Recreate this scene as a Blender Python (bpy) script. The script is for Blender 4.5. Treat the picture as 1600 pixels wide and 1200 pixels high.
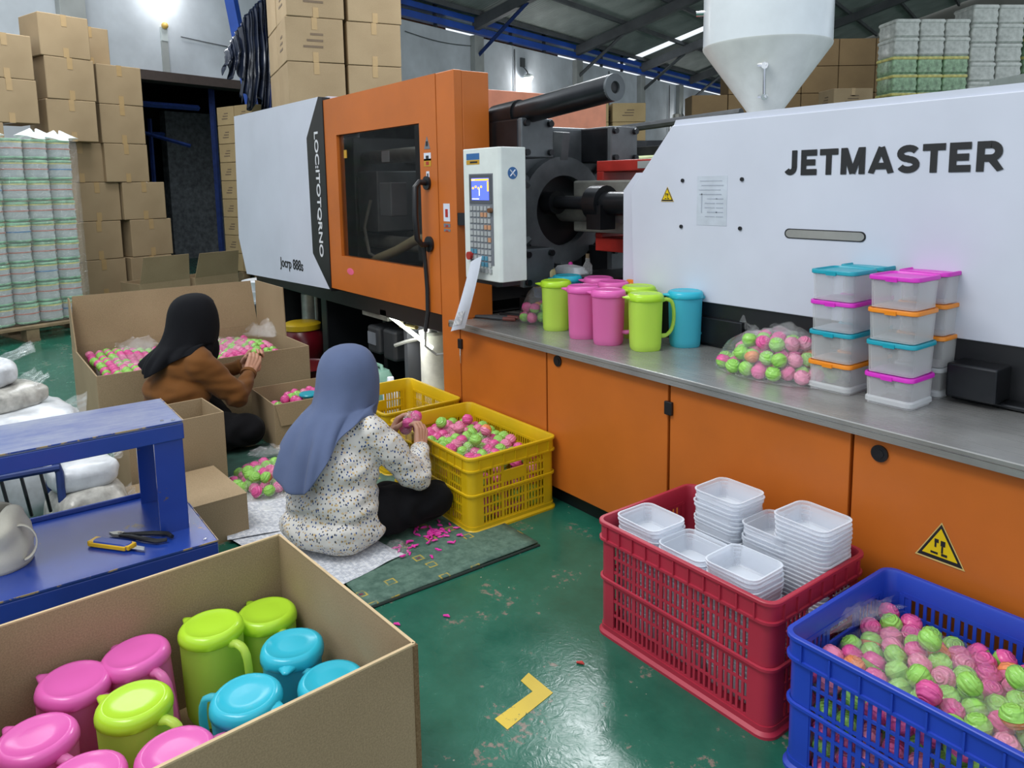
import bpy, bmesh, math, random
from mathutils import Matrix, Vector, noise, Euler
for o in list(bpy.data.objects): bpy.data.objects.remove(o)
sc = bpy.context.scene
COL = sc.collection
R = math.radians
rng = random.Random(7)

# ---------------------------------------------------------------- camera
cam_d = bpy.data.cameras.new('camera'); cam = bpy.data.objects.new('camera', cam_d); COL.objects.link(cam)
CAM_H = 1.4
def camera_matrix(yaw, pitch, roll):
    fw = Vector((math.sin(yaw)*math.cos(pitch), math.cos(yaw)*math.cos(pitch), -math.sin(pitch)))
    r = Vector((math.cos(yaw), -math.sin(yaw), 0)); d = fw.cross(r)
    c, s = math.cos(roll), math.sin(roll)
    r2 = c*r+s*d; d2 = -s*r+c*d
    m = Matrix((r2, -d2, -fw)).transposed().to_4x4()
    m.translation = Vector((0, 0, CAM_H)); return m
cam.matrix_world = camera_matrix(R(-53.2), R(7.69), R(0.88))
cam_d.sensor_width = 36; cam_d.lens = 1174.4/1600*36
cam_d.shift_y = (445.5-600)/1600
cam_d.clip_start = .02; cam_d.clip_end = 200
sc.camera = cam

# ---------------------------------------------------------------- light and exposure
w = bpy.data.worlds.new('daylight'); sc.world = w; w.use_nodes = True
bg = w.node_tree.nodes['Background']; bg.inputs[0].default_value = (0.86, 0.93, 1.0, 1); bg.inputs[1].default_value = 0.75
def area(name, loc, target, size, size_y, power, col=(1, 1, 1)):
    d = bpy.data.lights.new(name, 'AREA'); d.shape = 'RECTANGLE'; d.size = size; d.size_y = size_y
    d.energy = power; d.color = col
    o = bpy.data.objects.new(name, d); COL.objects.link(o); o.location = loc
    o.rotation_euler = (Vector(target)-Vector(loc)).to_track_quat('-Z', 'Y').to_euler()
    return o
area('unseen_hall_light', (-2.4, -1.0, 4.6), (-2.6, 1.0, 0), 2.6, 1.2, 85, (1, .98, .95))  # added area light out of view, brightens the foreground
area('unseen_hall_light', (-5.6, 5.2, 4.7), (-4.2, 3.4, 0), 2.2, .9, 110, (.93, .97, 1))
area('unseen_hall_light', (-8.6, 1.2, 4.7), (-9.2, 1.6, 0), 2.4, 1.2, 72, (.95, .98, 1))  # added overhead light, unseen, for the left side of the hall
area('unseen_hall_light', (-7.5, 11.5, 4.9), (-9.5, 12.0, 1.5), 3, 2, 32, (.93, .97, 1))  # added unseen light for the far end of the hall
sc.view_settings.view_transform = 'Standard'; sc.view_settings.look = 'None'
sc.view_settings.gamma = 1; sc.view_settings.exposure = 0.62
sc.view_settings.use_curve_mapping = False
try:
    sc.cycles.transparent_max_bounces = 24
except Exception: pass

# ---------------------------------------------------------------- helpers
def lin(c):
    if isinstance(c, str):
        c = c.lstrip('#'); c = [int(c[i:i+2], 16)/255 for i in (0, 2, 4)]
    return tuple((x/12.92 if x <= .04045 else ((x+.055)/1.055)**2.4) for x in c)+(1,)
MATS = {}
class NT:
    def __init__(s, name):
        s.m = bpy.data.materials.new(name); s.m.use_nodes = True; s.t = s.m.node_tree
        s.n = s.t.nodes; s.b = s.n['Principled BSDF']; s.out = s.n['Material Output']
    def new(s, typ, **k):
        nd = s.n.new(typ)
        for a, v in k.items():
            if a.startswith('i_'):
                key = a[2:]; key = int(key) if key.isdigit() else key.replace('_', ' ')
                nd.inputs[key].default_value = v
            else: setattr(nd, a, v)
        return nd
    def link(s, a, b): s.t.links.new(a, b)
    def coord(s, kind='Object', scale=None):
        tc = s.new('ShaderNodeTexCoord')
        if scale is None: return tc.outputs[kind]
        mp = s.new('ShaderNodeMapping'); mp.inputs['Scale'].default_value = scale
        s.link(tc.outputs[kind], mp.inputs[0]); return mp.outputs[0]
    def noise(s, co, scale, detail=4, rough=.55):
        nd = s.new('ShaderNodeTexNoise'); nd.inputs['Scale'].default_value = scale
        nd.inputs['Detail'].default_value = detail; nd.inputs['Roughness'].default_value = rough
        s.link(co, nd.inputs['Vector']); return nd.outputs['Fac']
    def ramp(s, fac, stops, interp='LINEAR'):
        r = s.new('ShaderNodeValToRGB'); r.color_ramp.interpolation = interp
        els = r.color_ramp.elements
        while len(els) < len(stops): els.new(.5)
        for e, (p, c) in zip(els, stops): e.position = p; e.color = c if len(c) == 4 else lin(c)
        s.link(fac, r.inputs[0]); return r.outputs[0]
    def mix(s, fac, a, b, blend='MIX'):
        nd = s.new('ShaderNodeMix'); nd.data_type = 'RGBA'; nd.blend_type = blend
        for sock, val in ((nd.inputs[0], fac), (nd.inputs[6], a), (nd.inputs[7], b)):
            if hasattr(val, 'node'): s.link(val, sock)
            else: sock.default_value = val
        return nd.outputs[2]
    def bump(s, fac, strength=.2, dist=.01):
        b = s.new('ShaderNodeBump'); b.inputs['Strength'].default_value = strength; b.inputs['Distance'].default_value = dist
        s.link(fac, b.inputs['Height']); s.link(b.outputs[0], s.b.inputs['Normal']); return b.outputs[0]
    def set(s, **k):
        for a, v in k.items():
            key = a.replace('_', ' ')
            if hasattr(v, 'node'): s.link(v, s.b.inputs[key])
            else: s.b.inputs[key].default_value = v
BW = lambda a: (a, a, a, 1)
def mat(name, col, rough=.5, metal=0, var=.06, scale=12, bump=0, bscale=60, spec=.5, coat=0):
    if name in MATS: return MATS[name]
    t = NT(name); c = lin(col); co = t.coord()
    f = t.noise(co, scale)
    dark = tuple(x*(1-var*2.2) for x in c[:3])+(1,); lite = tuple(min(1, x*(1+var*1.6)) for x in c[:3])+(1,)
    t.set(Base_Color=t.ramp(f, [(.3, dark), (.72, lite)]), Roughness=rough, Metallic=metal, Specular_IOR_Level=spec, Coat_Weight=coat)
    if bump: t.bump(t.noise(co, bscale, 3), bump, .004)
    MATS[name] = t.m; return t.m

class MB:
    def __init__(s): s.v = []; s.f = []; s.mi = []
    def add(s, vs, fs, m=0, M=None):
        o = len(s.v)
        s.v += [tuple(M @ Vector(p)) for p in vs] if M is not None else [tuple(p) for p in vs]
        s.f += [tuple(i+o for i in q) for q in fs]; s.mi += [m]*len(fs); return s
    def box(s, c, d, m=0, M=None, rz=0):
        x, y, z = (a/2 for a in d); vs = []
        cr, sr = math.cos(rz), math.sin(rz)
        for sx, sy, sz in ((-1,-1,-1),(1,-1,-1),(1,1,-1),(-1,1,-1),(-1,-1,1),(1,-1,1),(1,1,1),(-1,1,1)):
            a, b = sx*x, sy*y
            vs.append((c[0]+a*cr-b*sr, c[1]+a*sr+b*cr, c[2]+sz*z))
        return s.add(vs, [(3,2,1,0),(4,5,6,7),(0,1,5,4),(1,2,6,5),(2,3,7,6),(3,0,4,7)], m, M)
    def bb(s, x0, x1, y0, y1, z0, z1, m=0, M=None):
        return s.box(((x0+x1)/2, (y0+y1)/2, (z0+z1)/2), (abs(x1-x0), abs(y1-y0), abs(z1-z0)), m, M)
    def tube(s, pts, r, n=10, m=0, caps=True, M=None):
        pts = [Vector(p) for p in pts]; rs = r if isinstance(r, (list, tuple)) else [r]*len(pts)
        vs = []; fs = []; prev = None
        for i, p in enumerate(pts):
            t = (pts[min(i+1, len(pts)-1)]-pts[max(i-1, 0)]).normalized()
            if prev is None:
                a = Vector((0, 0, 1)) if abs(t.z) < .9 else Vector((1, 0, 0)); nx = t.cross(a).normalized()
            else:
                nx = prev-t*prev.dot(t); nx = nx.normalized() if nx.length > 1e-6 else t.orthogonal().normalized()
            prev = nx; ny = t.cross(nx)
            for k in range(n):
                a = 2*math.pi*k/n; vs.append(p+(nx*math.cos(a)+ny*math.sin(a))*rs[i])
        for i in range(len(pts)-1):
            for k in range(n):
                k2 = (k+1) % n; fs.append((i*n+k, i*n+k2, (i+1)*n+k2, (i+1)*n+k))
        if caps: fs.append(tuple(range(n-1, -1, -1))); fs.append(tuple((len(pts)-1)*n+k for k in range(n)))
        return s.add(vs, fs, m, M)
    def cyl(s, p0, p1, r0, r1=None, n=20, m=0, caps=True, M=None):
        return s.tube([p0, p1], [r0, r0 if r1 is None else r1], n, m, caps, M)
    def lathe(s, prof, c=(0,0,0), n=24, m=0, M=None, sx=1, sy=1):
        vs = []; fs = []
        for r, z in prof:
            for k in range(n):
                a = 2*math.pi*k/n; vs.append((c[0]+r*sx*math.cos(a), c[1]+r*sy*math.sin(a), c[2]+z))
        for i in range(len(prof)-1):
            for k in range(n):
                k2 = (k+1) % n; fs.append((i*n+k, i*n+k2, (i+1)*n+k2, (i+1)*n+k))
        fs.append(tuple(range(n-1, -1, -1))); fs.append(tuple((len(prof)-1)*n+k for k in range(n)))
        return s.add(vs, fs, m, M)
    def sphere(s, c, r, nu=14, nv=9, m=0, M=None):
        rx, ry, rz = r if isinstance(r, (tuple, list)) else (r, r, r)
        vs = [(c[0], c[1], c[2]-rz)]; fs = []
        for j in range(1, nv):
            t = -math.pi/2+math.pi*j/nv
            for k in range(nu):
                a = 2*math.pi*k/nu
                vs.append((c[0]+rx*math.cos(t)*math.cos(a), c[1]+ry*math.cos(t)*math.sin(a), c[2]+rz*math.sin(t)))
        vs.append((c[0], c[1], c[2]+rz)); top = len(vs)-1
        for k in range(nu):
            k2 = (k+1) % nu; fs.append((0, 1+k2, 1+k)); fs.append((top, top-nu+k, top-nu+k2))
        for j in range(nv-2):
            for k in range(nu):
                k2 = (k+1) % nu; a = 1+j*nu
                fs.append((a+k, a+k2, a+nu+k2, a+nu+k))
        return s.add(vs, fs, m, M)
    def rr(s, secs, k=4, cap0=True, cap1=True, m=0, M=None):
        """loft through rounded rectangles (L, W, corner radius, z)"""
        vs = []; fs = []; n = 4*(k+1)
        for L, W, r, z in secs:
            r = min(r, L/2-1e-4, W/2-1e-4)
            for q, (sx, sy) in enumerate(((1,1),(-1,1),(-1,-1),(1,-1))):
                for j in range(k+1):
                    a = math.pi/2*(q+j/k)
                    vs.append((sx*(L/2-r)+r*math.cos(a), sy*(W/2-r)+r*math.sin(a), z))
        for i in range(len(secs)-1):
            for j in range(n):
                j2 = (j+1) % n; fs.append((i*n+j, i*n+j2, (i+1)*n+j2, (i+1)*n+j))
        if cap0: fs.append(tuple(range(n-1, -1, -1)))
        if cap1: fs.append(tuple((len(secs)-1)*n+j for j in range(n)))
        return s.add(vs, fs, m, M)
    def prism(s, poly, axis, a0, a1, m=0, M=None):
        """extrude a 2D polygon along axis ('x','y','z')"""
        def P(u, v, t): return {'x': (t, u, v), 'y': (u, t, v), 'z': (u, v, t)}[axis]
        n = len(poly); vs = [P(u, v, a0) for u, v in poly]+[P(u, v, a1) for u, v in poly]
        fs = [tuple(range(n-1, -1, -1)), tuple(range(n, 2*n))]+[(i, (i+1) % n, n+(i+1) % n, n+i) for i in range(n)]
        return s.add(vs, fs, m, M)
    def grid(s, fn, nu, nv, m=0, closeu=False, M=None):
        vs = [fn(i/(nu if closeu else nu-1), j/(nv-1)) for j in range(nv) for i in range(nu)]; fs = []
        for j in range(nv-1):
            for i in range(nu if closeu else nu-1):
                i2 = (i+1) % nu; fs.append((j*nu+i, j*nu+i2, (j+1)*nu+i2, (j+1)*nu+i))
        return s.add(vs, fs, m, M)
    def mesh(s, name, mats, smooth=False, recalc=True, sharp=38):
        me = bpy.data.meshes.new(name); me.from_pydata(s.v, [], s.f)
        if not isinstance(mats, (list, tuple)): mats = [mats]
        for q in mats: me.materials.append(q)
        if len(mats) > 1: me.polygons.foreach_set('material_index', s.mi)
        if recalc:
            bm = bmesh.new(); bm.from_mesh(me); bmesh.ops.recalc_face_normals(bm, faces=bm.faces); bm.to_mesh(me); bm.free()
        if smooth:
            me.polygons.foreach_set('use_smooth', [True]*len(me.polygons))
            if sharp: me.set_sharp_from_angle(angle=R(sharp))
        me.update(); return me
    def build(s, name, mats, parent=None, smooth=False, bevel=0, sharp=38, recalc=True, loc=None, rz=0):
        me = s.mesh(name, mats, smooth, recalc, sharp)
        return link(name, me, parent, loc, rz, bevel)
def link(name, me, parent=None, loc=None, rz=0, bevel=0):
    o = bpy.data.objects.new(name, me); COL.objects.link(o)
    if parent is not None: o.parent = parent
    if loc is not None: o.location = loc
    if rz: o.rotation_euler = (0, 0, rz)
    if bevel:
        b = o.modifiers.new('bevel', 'BEVEL'); b.width = bevel; b.segments = 2; b.limit_method = 'ANGLE'; b.angle_limit = R(40)
    return o
def tag(o, label, cat, group=None, kind=None):
    o['label'] = label; o['category'] = cat
    if group: o['group'] = group
    if kind: o['kind'] = kind
    return o
def thing(name, label, cat, loc=(0,0,0), rz=0, group=None):
    o = bpy.data.objects.new(name, None); COL.objects.link(o); o.empty_display_size = .05
    o.location = loc; o.rotation_euler = (0, 0, rz); tag(o, label, cat, group); return o
def struct(o): o['kind'] = 'structure'; return o
def kids(o): return [c for c in bpy.data.objects if c.parent == o]
def copy_tree(o, parent=None, ch=None):
    c = o.copy(); COL.objects.link(c); c.parent = parent
    for k in (kids(o) if ch is None else ch): copy_tree(k, c)
    return c
def words(n):
    ones = 'zero first second third fourth fifth sixth seventh eighth ninth tenth eleventh twelfth thirteenth fourteenth fifteenth sixteenth seventeenth eighteenth nineteenth twentieth'.split()
    return ones[n] if n <= 20 else ('twenty-' if n < 30 else 'thirty-')+ones[n % 10] if n != 30 else 'thirtieth'
ORD = ['lowest', 'second', 'third', 'fourth', 'fifth', 'sixth', 'seventh', 'eighth', 'ninth', 'tenth', 'eleventh', 'twelfth', 'thirteenth', 'fourteenth']
def text_mesh(body, size, mat_, extrude=.001, offset=0, xs=1, align='CENTER', shear=0, space=1.0):
    cu = bpy.data.curves.new('lettering', 'FONT'); cu.body = body; cu.size = size; cu.extrude = extrude
    cu.offset = offset; cu.align_x = align; cu.align_y = 'CENTER'; cu.shear = shear; cu.space_character = space
    o = bpy.data.objects.new('lettering', cu); COL.objects.link(o)
    dg = bpy.context.evaluated_depsgraph_get()
    me = bpy.data.meshes.new_from_object(o.evaluated_get(dg)); bpy.data.objects.remove(o)
    for v in me.vertices: v.co.x *= xs
    me.materials.clear(); me.materials.append(mat_); return me
# building axes: the hall stands turned 17.5 degrees against the machine
TH = R(17.5); BU = Vector((-math.sin(TH), math.cos(TH), 0)); BN = Vector((math.cos(TH), math.sin(TH), 0)); BO = Vector((-12.3, 2.0, 0))
def bp(a, b, z=0): return BO+BU*a+BN*b+Vector((0, 0, z))
BM = Matrix.Translation(BO) @ Matrix.Rotation(TH, 4, 'Z')   # local x = away from the wall, local y = along it

CINV = cam.matrix_world.inverted()
def pix(p):
    q = CINV @ Vector(p); return (800-1174.4*q.x/q.z, 445.5+1174.4*q.y/q.z, -q.z) if q.z < 0 else (-999, -999, 99)
# ---------------------------------------------------------------- materials
def film_material(name, haze=.10, refl=.10, tint=(1,1,1,1), bscale=38, bstr=.9):
    t = NT(name); n = t
    tr = n.new('ShaderNodeBsdfTransparent'); tr.inputs[0].default_value = tint
    gl = n.new('ShaderNodeBsdfGlossy'); gl.inputs['Roughness'].default_value = .08; gl.inputs[0].default_value = (1,1,1,1)
    df = n.new('ShaderNodeBsdfDiffuse'); df.inputs[0].default_value = (.95,.97,1,1)
    co = t.coord(); f = t.noise(co, bscale, 5, .65)
    b = n.new('ShaderNodeBump'); b.inputs['Strength'].default_value = bstr; b.inputs['Distance'].default_value = .02
    t.link(f, b.inputs['Height']); t.link(b.outputs[0], gl.inputs['Normal'])
    lw = n.new('ShaderNodeLayerWeight'); lw.inputs[0].default_value = .35; t.link(b.outputs[0], lw.inputs['Normal'])
    ma = n.new('ShaderNodeMath', operation='MULTIPLY_ADD'); t.link(lw.outputs['Facing'], ma.inputs[0]); ma.inputs[1].default_value = refl*1.1; ma.inputs[2].default_value = refl*.35
    m1 = n.new('ShaderNodeMixShader'); m1.inputs[0].default_value = haze; t.link(tr.outputs[0], m1.inputs[1]); t.link(df.outputs[0], m1.inputs[2])
    m2 = n.new('ShaderNodeMixShader'); t.link(ma.outputs[0], m2.inputs[0]); t.link(m1.outputs[0], m2.inputs[1]); t.link(gl.outputs[0], m2.inputs[2])
    t.link(m2.outputs[0], t.out.inputs[0]); MATS[name] = t.m; return t.m
def clear_plastic(name, col, fac=.25, rough=.25):
    t = NT(name); c = lin(col); t.set(Base_Color=c, Roughness=rough)
    tr = t.new('ShaderNodeBsdfTransparent'); tr.inputs[0].default_value = (.97,.98,1,1)
    lw = t.new('ShaderNodeLayerWeight'); lw.inputs[0].default_value = .3
    ma = t.new('ShaderNodeMath', operation='MULTIPLY_ADD'); t.link(lw.outputs['Facing'], ma.inputs[0]); ma.inputs[1].default_value = .45; ma.inputs[2].default_value = fac
    mx = t.new('ShaderNodeMixShader'); t.link(ma.outputs[0], mx.inputs[0])
    t.link(tr.outputs[0], mx.inputs[1]); t.link(t.b.outputs[0], mx.inputs[2]); t.link(mx.outputs[0], t.out.inputs[0])
    MATS[name] = t.m; return t.m
def soft_plastic(name, col, trans=.35, rough=.28, clear=0.0):
    t = NT(name); c = lin(col); t.set(Base_Color=c, Roughness=rough)
    tl = t.new('ShaderNodeBsdfTranslucent'); tl.inputs[0].default_value = c
    mx = t.new('ShaderNodeMixShader'); mx.inputs[0].default_value = trans
    t.link(t.b.outputs[0], mx.inputs[1]); t.link(tl.outputs[0], mx.inputs[2]); o = mx.outputs[0]
    if clear:
        tr = t.new('ShaderNodeBsdfTransparent'); tr.inputs[0].default_value = tuple(.4+.6*x for x in c[:3])+(1,)
        m2 = t.new('ShaderNodeMixShader'); m2.inputs[0].default_value = clear; t.link(o, m2.inputs[1]); t.link(tr.outputs[0], m2.inputs[2]); o = m2.outputs[0]
    t.link(o, t.out.inputs[0]); MATS[name] = t.m; return t.m
def ball_plastic(name, col):
    m = soft_plastic(name, col, .2, .22); t = m.node_tree; b = next(n for n in t.nodes if n.type == 'BSDF_PRINCIPLED')
    tc = t.nodes.new('ShaderNodeTexCoord'); wv = t.nodes.new('ShaderNodeTexWave'); wv.wave_type = 'RINGS'; wv.rings_direction = 'Z'
    wv.inputs['Scale'].default_value = 42; wv.inputs['Distortion'].default_value = 3.5; wv.inputs['Detail'].default_value = 0; wv.inputs['Detail Scale'].default_value = 1.2
    bp_ = t.nodes.new('ShaderNodeBump'); bp_.inputs['Strength'].default_value = .55; bp_.inputs['Distance'].default_value = .004
    t.links.new(tc.outputs['Object'], wv.inputs['Vector']); t.links.new(wv.outputs['Fac'], bp_.inputs['Height']); t.links.new(bp_.outputs[0], b.inputs['Normal']); return m
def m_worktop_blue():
    t = NT('scuffed_sheen_blue_top'); co = t.coord(); st = t.coord('Object', (14, 1.6, 6)); f = t.noise(st, 3.2, 6, .7); g = t.noise(co, 5, 6, .7)
    a = t.ramp(f, [(.32, '#2b4690'), (.66, '#8d95a8')]); b = t.ramp(g, [(.36, '#31498c'), (.7, '#979ca8')])  # grey is scuffing plus the top's sheen painted into the colour
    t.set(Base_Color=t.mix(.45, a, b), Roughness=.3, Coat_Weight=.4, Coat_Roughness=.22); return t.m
def m_floor():
    t = NT('green_floor_paint'); co = t.coord()
    big = t.noise(co, .9, 4); mid = t.noise(co, 6, 6, .65); fine = t.noise(co, 34, 5, .7)
    base = t.ramp(big, [(.3, '#195243'), (.7, '#256a57')])
    base = t.mix(.35, base, t.ramp(mid, [(.35, '#114535'), (.7, '#34765f')]))
    chip = t.ramp(mid, [(.575, BW(0)), (.595, BW(1))]); chip2 = t.ramp(fine, [(.52, BW(0)), (.56, BW(1))])
    cm = t.new('ShaderNodeMath', operation='MULTIPLY'); t.link(chip, cm.inputs[0]); t.link(chip2, cm.inputs[1])
    col = t.mix(cm.outputs[0], base, t.ramp(fine, [(.5, '#6b6258'), (.75, '#8f8578')]))
    v = t.new('ShaderNodeTexVoronoi'); v.inputs['Scale'].default_value = 22; t.link(co, v.inputs['Vector'])
    sp = t.ramp(v.outputs['Distance'], [(.045, BW(1)), (.06, BW(0))])
    sp2 = t.new('ShaderNodeMath', operation='MULTIPLY'); t.link(sp, sp2.inputs[0]); t.link(t.ramp(t.noise(co, 3.1, 2), [(.5, BW(0)), (.56, BW(1))]), sp2.inputs[1])
    col = t.mix(sp2.outputs[0], col, lin('#b9b2a4'))
    t.set(Base_Color=col, Roughness=t.ramp(mid, [(.3, BW(.16)), (.75, BW(.34))]))
    h = t.new('ShaderNodeTexNoise'); h.inputs['Scale'].default_value = 26; h.inputs['Detail'].default_value = 2; h.inputs['Distortion'].default_value = 2.2; t.link(co, h.inputs['Vector'])
    t.bump(h.outputs['Fac'], .075, .012); return t.m
def m_card(name, c0, c1):
    t = NT(name); co = t.coord()
    f = t.noise(co, 2.2, 3); fl = t.noise(t.coord('Object', (1, 1, 90)), 4, 2); g = t.noise(co, 260, 2)
    col = t.ramp(f, [(.3, c0), (.72, c1)]); col = t.mix(.16, col, t.ramp(g, [(.35, '#6a5234'), (.68, '#d0b088')]))
    t.set(Base_Color=col, Roughness=.82, Specular_IOR_Level=.25); t.bump(fl, .05, .003); MATS[name] = t.m; return t.m
def m_worn(name, c, worn, rough, amount=.66, metal=0):
    t = NT(name); co = t.coord(); f = t.noise(co, 9, 8, .7); f2 = t.noise(co, 2.4, 4)
    c = lin(c); base = t.ramp(f2, [(.3, tuple(x*.78 for x in c[:3])+(1,)), (.7, tuple(min(1, x*1.15) for x in c[:3])+(1,))])
    ms = t.ramp(f, [(amount, BW(0)), (amount+.03, BW(1))])
    t.set(Base_Color=t.mix(ms, base, lin(worn)), Roughness=rough, Metallic=metal, Coat_Weight=.5 if 'blue' in name else 0, Coat_Roughness=.2); MATS[name] = t.m; return t.m
def m_steel():
    t = NT('brushed_steel'); co = t.coord('Object', (1.2, 60, 60)); f = t.noise(co, 3, 5); g = t.noise(t.coord(), 4, 5)
    t.set(Base_Color=t.ramp(g, [(.3, '#8f8f8d'), (.7, '#b0b0ad')]), Metallic=.55, Roughness=t.ramp(f, [(.3, BW(.24)), (.7, BW(.36))])); return t.m
def m_blouse():
    t = NT('printed_blouse_cloth'); co = t.coord('Object', (1, 1, .62)); co2 = t.coord('Object', (.7, 1, 1))
    base = lin('#cfccc6')
    def dots(c, s, th, rseed):
        v = t.new('ShaderNodeTexVoronoi'); v.inputs['Scale'].default_value = s; v.inputs['Randomness'].default_value = .9; t.link(c, v.inputs['Vector'])
        m = t.ramp(v.outputs['Distance'], [(th, BW(1)), (th+.03, BW(0))]); return m, v.outputs['Color']
    m1, c1 = dots(co, 104, .30, 0); m2, c2 = dots(co2, 60, .27, 1)
    sep = t.new('ShaderNodeSeparateColor'); t.link(c1, sep.inputs[0])
    col1 = t.ramp(sep.outputs[0], [(0, '#2f4a80'), (.42, '#3d5a92'), (.45, '#3a3d45'), (.72, '#b3975f'), (1, '#8f99a8')], 'CONSTANT')
    sep2 = t.new('ShaderNodeSeparateColor'); t.link(c2, sep2.inputs[0])
    col2 = t.ramp(sep2.outputs[1], [(0, '#cbb48a'), (.5, '#cfcdc8'), (.75, '#d0bba4')], 'CONSTANT')
    x = t.mix(m2, base, col2); x = t.mix(m1, x, col1)
    t.set(Base_Color=x, Roughness=.85, Specular_IOR_Level=.2); t.bump(t.noise(t.coord(), 14, 4), .25, .01); return t.m
def m_cloth(name, c, var=.12, wr=.3, sheen=.08):
    t = NT(name); co = t.coord(); c = lin(c); f = t.noise(co, 7, 4)
    t.set(Base_Color=t.ramp(f, [(.3, tuple(x*(1-var) for x in c[:3])+(1,)), (.7, tuple(x*(1+var) for x in c[:3])+(1,))]), Roughness=.88, Specular_IOR_Level=.15, Sheen_Weight=sheen)
    g = t.noise(co, 420, 2); t.bump(g, wr, .002); MATS[name] = t.m; return t.m
def m_mat():
    t = NT('patterned_floor_mat'); co = t.coord()
    base = t.mix(.5, t.ramp(t.noise(co, 5, 6, .7), [(.3, '#345247'), (.7, '#5d7b6c')]), t.ramp(t.noise(co, 40, 3), [(.35, '#3a594d'), (.7, '#688676')]))
    v = t.new('ShaderNodeTexVoronoi'); v.distance = 'CHEBYCHEV'; v.inputs['Scale'].default_value = 10; v.inputs['Randomness'].default_value = .5; t.link(co, v.inputs['Vector'])
    ring = t.ramp(v.outputs['Distance'], [(.13, BW(0)), (.14, BW(1)), (.19, BW(1)), (.2, BW(0))])
    core = t.ramp(v.outputs['Distance'], [(.07, BW(1)), (.08, BW(0))])
    sep = t.new('ShaderNodeSeparateColor'); t.link(v.outputs['Color'], sep.inputs[0]); pick = t.ramp(sep.outputs[0], [(.34, BW(0)), (.36, BW(1))])
    wear = t.ramp(t.noise(co, 30, 4), [(.36, BW(0)), (.5, BW(1))])
    def mul(a, b):
        q = t.new('ShaderNodeMath', operation='MULTIPLY'); t.link(a, q.inputs[0]); t.link(b, q.inputs[1]); return q.outputs[0]
    x = t.mix(mul(mul(ring, pick), wear), base, lin('#a8963f')); x = t.mix(mul(mul(core, pick), wear), x, lin('#6a2b3a'))
    t.set(Base_Color=x, Roughness=.7); t.bump(t.noise(co, 160, 2), .3, .002); return t.m
def m_news():
    t = NT('printed_newspaper'); co = t.coord(); br = t.new('ShaderNodeTexBrick'); br.inputs['Scale'].default_value = 1
    t.link(t.coord('Object', (14, 14, 14)), br.inputs['Vector'])
    br.inputs['Color1'].default_value = lin('#c2c6ce'); br.inputs['Color2'].default_value = lin('#cdd0d6'); br.inputs['Mortar'].default_value = lin('#d5d7da'); br.inputs['Mortar Size'].default_value = .05
    wv = t.new('ShaderNodeTexWave'); wv.inputs['Scale'].default_value = 55; wv.inputs['Distortion'].default_value = .6; t.link(co, wv.inputs['Vector'])
    ln = t.ramp(wv.outputs['Fac'], [(.45, BW(0)), (.6, BW(1))]); nz = t.ramp(t.noise(co, 60, 3), [(.45, BW(0)), (.55, BW(1))])
    q = t.new('ShaderNodeMath', operation='MULTIPLY'); t.link(ln, q.inputs[0]); t.link(nz, q.inputs[1])
    t.set(Base_Color=t.mix(q.outputs[0], br.outputs['Color'], lin('#9298a4')), Roughness=.8); return t.m
def emit(name, col, s):
    t = NT(name); t.set(Base_Color=lin(col), Emission_Color=lin(col), Emission_Strength=s); MATS[name] = t.m; return t.m
M_FLOOR = m_floor(); CARD = m_card('cardboard', '#8c7a5f', '#9f8c6f'); CARD_IN = m_card('cardboard_inside', '#a08660', '#b49a72'); CARD2 = m_card('cardboard_pale', '#97835e', '#ac976f')
CARD_DK = m_card('cardboard_seam', '#5c4830', '#6d573c'); TAPE = mat('packing_tape', '#a68b62', .3, var=.03)
ORANGE = mat('orange_paint', '#bb6421', .38, var=.05, scale=3, bump=.03, bscale=300); WHITE = mat('machine_white_paint', '#c6cbd8', .4, var=.03, scale=2)
BLACK = mat('black_paint', '#141519', .38, var=.1); BLACKM = mat('black_oiled_steel', '#26282c', .3, metal=.6, var=.2, scale=6); IRON = mat('dark_cast_iron', '#5a5f63', .42, metal=.35, var=.18, scale=5)
STEEL = m_steel(); PALEMETAL = mat('pale_metal', '#9a9a92', .4, metal=.5, var=.12); CHROME = mat('chrome', '#d0d2d4', .12, metal=1)
PANELW = mat('panel_cream_white', '#cfd6d3', .42, var=.03); GREYP = mat('grey_panel', '#6d7178', .5); KEYS = mat('key_grey', '#9fa3a4', .5); KEYO = mat('key_orange', '#b98a6a', .5); KEYB = mat('key_blue', '#4d88a0', .5)
RED = mat('red_button', '#a02a22', .4); REDP = mat('red_paint', '#b03028', .4, var=.1); YELLOWS = mat('sign_yellow', '#d6b800', .45, var=.02); INK = mat('black_ink', '#17181b', .5, var=.02); PAPER = mat('paper_white', '#c9cfdb', .7, var=.03)
BLUES = mat('sticker_blue', '#2c5f96', .45, var=.04); GOLD = mat('sticker_gold', '#b58a1f', .45)
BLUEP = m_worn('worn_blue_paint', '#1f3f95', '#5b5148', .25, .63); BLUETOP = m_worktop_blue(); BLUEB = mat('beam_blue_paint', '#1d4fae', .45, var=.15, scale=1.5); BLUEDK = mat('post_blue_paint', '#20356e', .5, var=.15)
CR_RED = mat('crate_red_plastic', '#a8293e', .42, var=.06, scale=5); CR_BLUE = mat('crate_blue_plastic', '#1f3fae', .4, var=.05, scale=5); CR_YEL = mat('crate_yellow_plastic', '#cda90c', .42, var=.06, scale=5)
WALLM = mat('white_plaster', '#c4cacf', .85, var=.09, scale=1.3, bump=.15, bscale=14); WALLG = mat('darkened_plaster', '#37383a', .9, var=.3, scale=1.6); COLM = mat('column_plaster', '#a3a6a3', .85, var=.08, scale=2)
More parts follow.
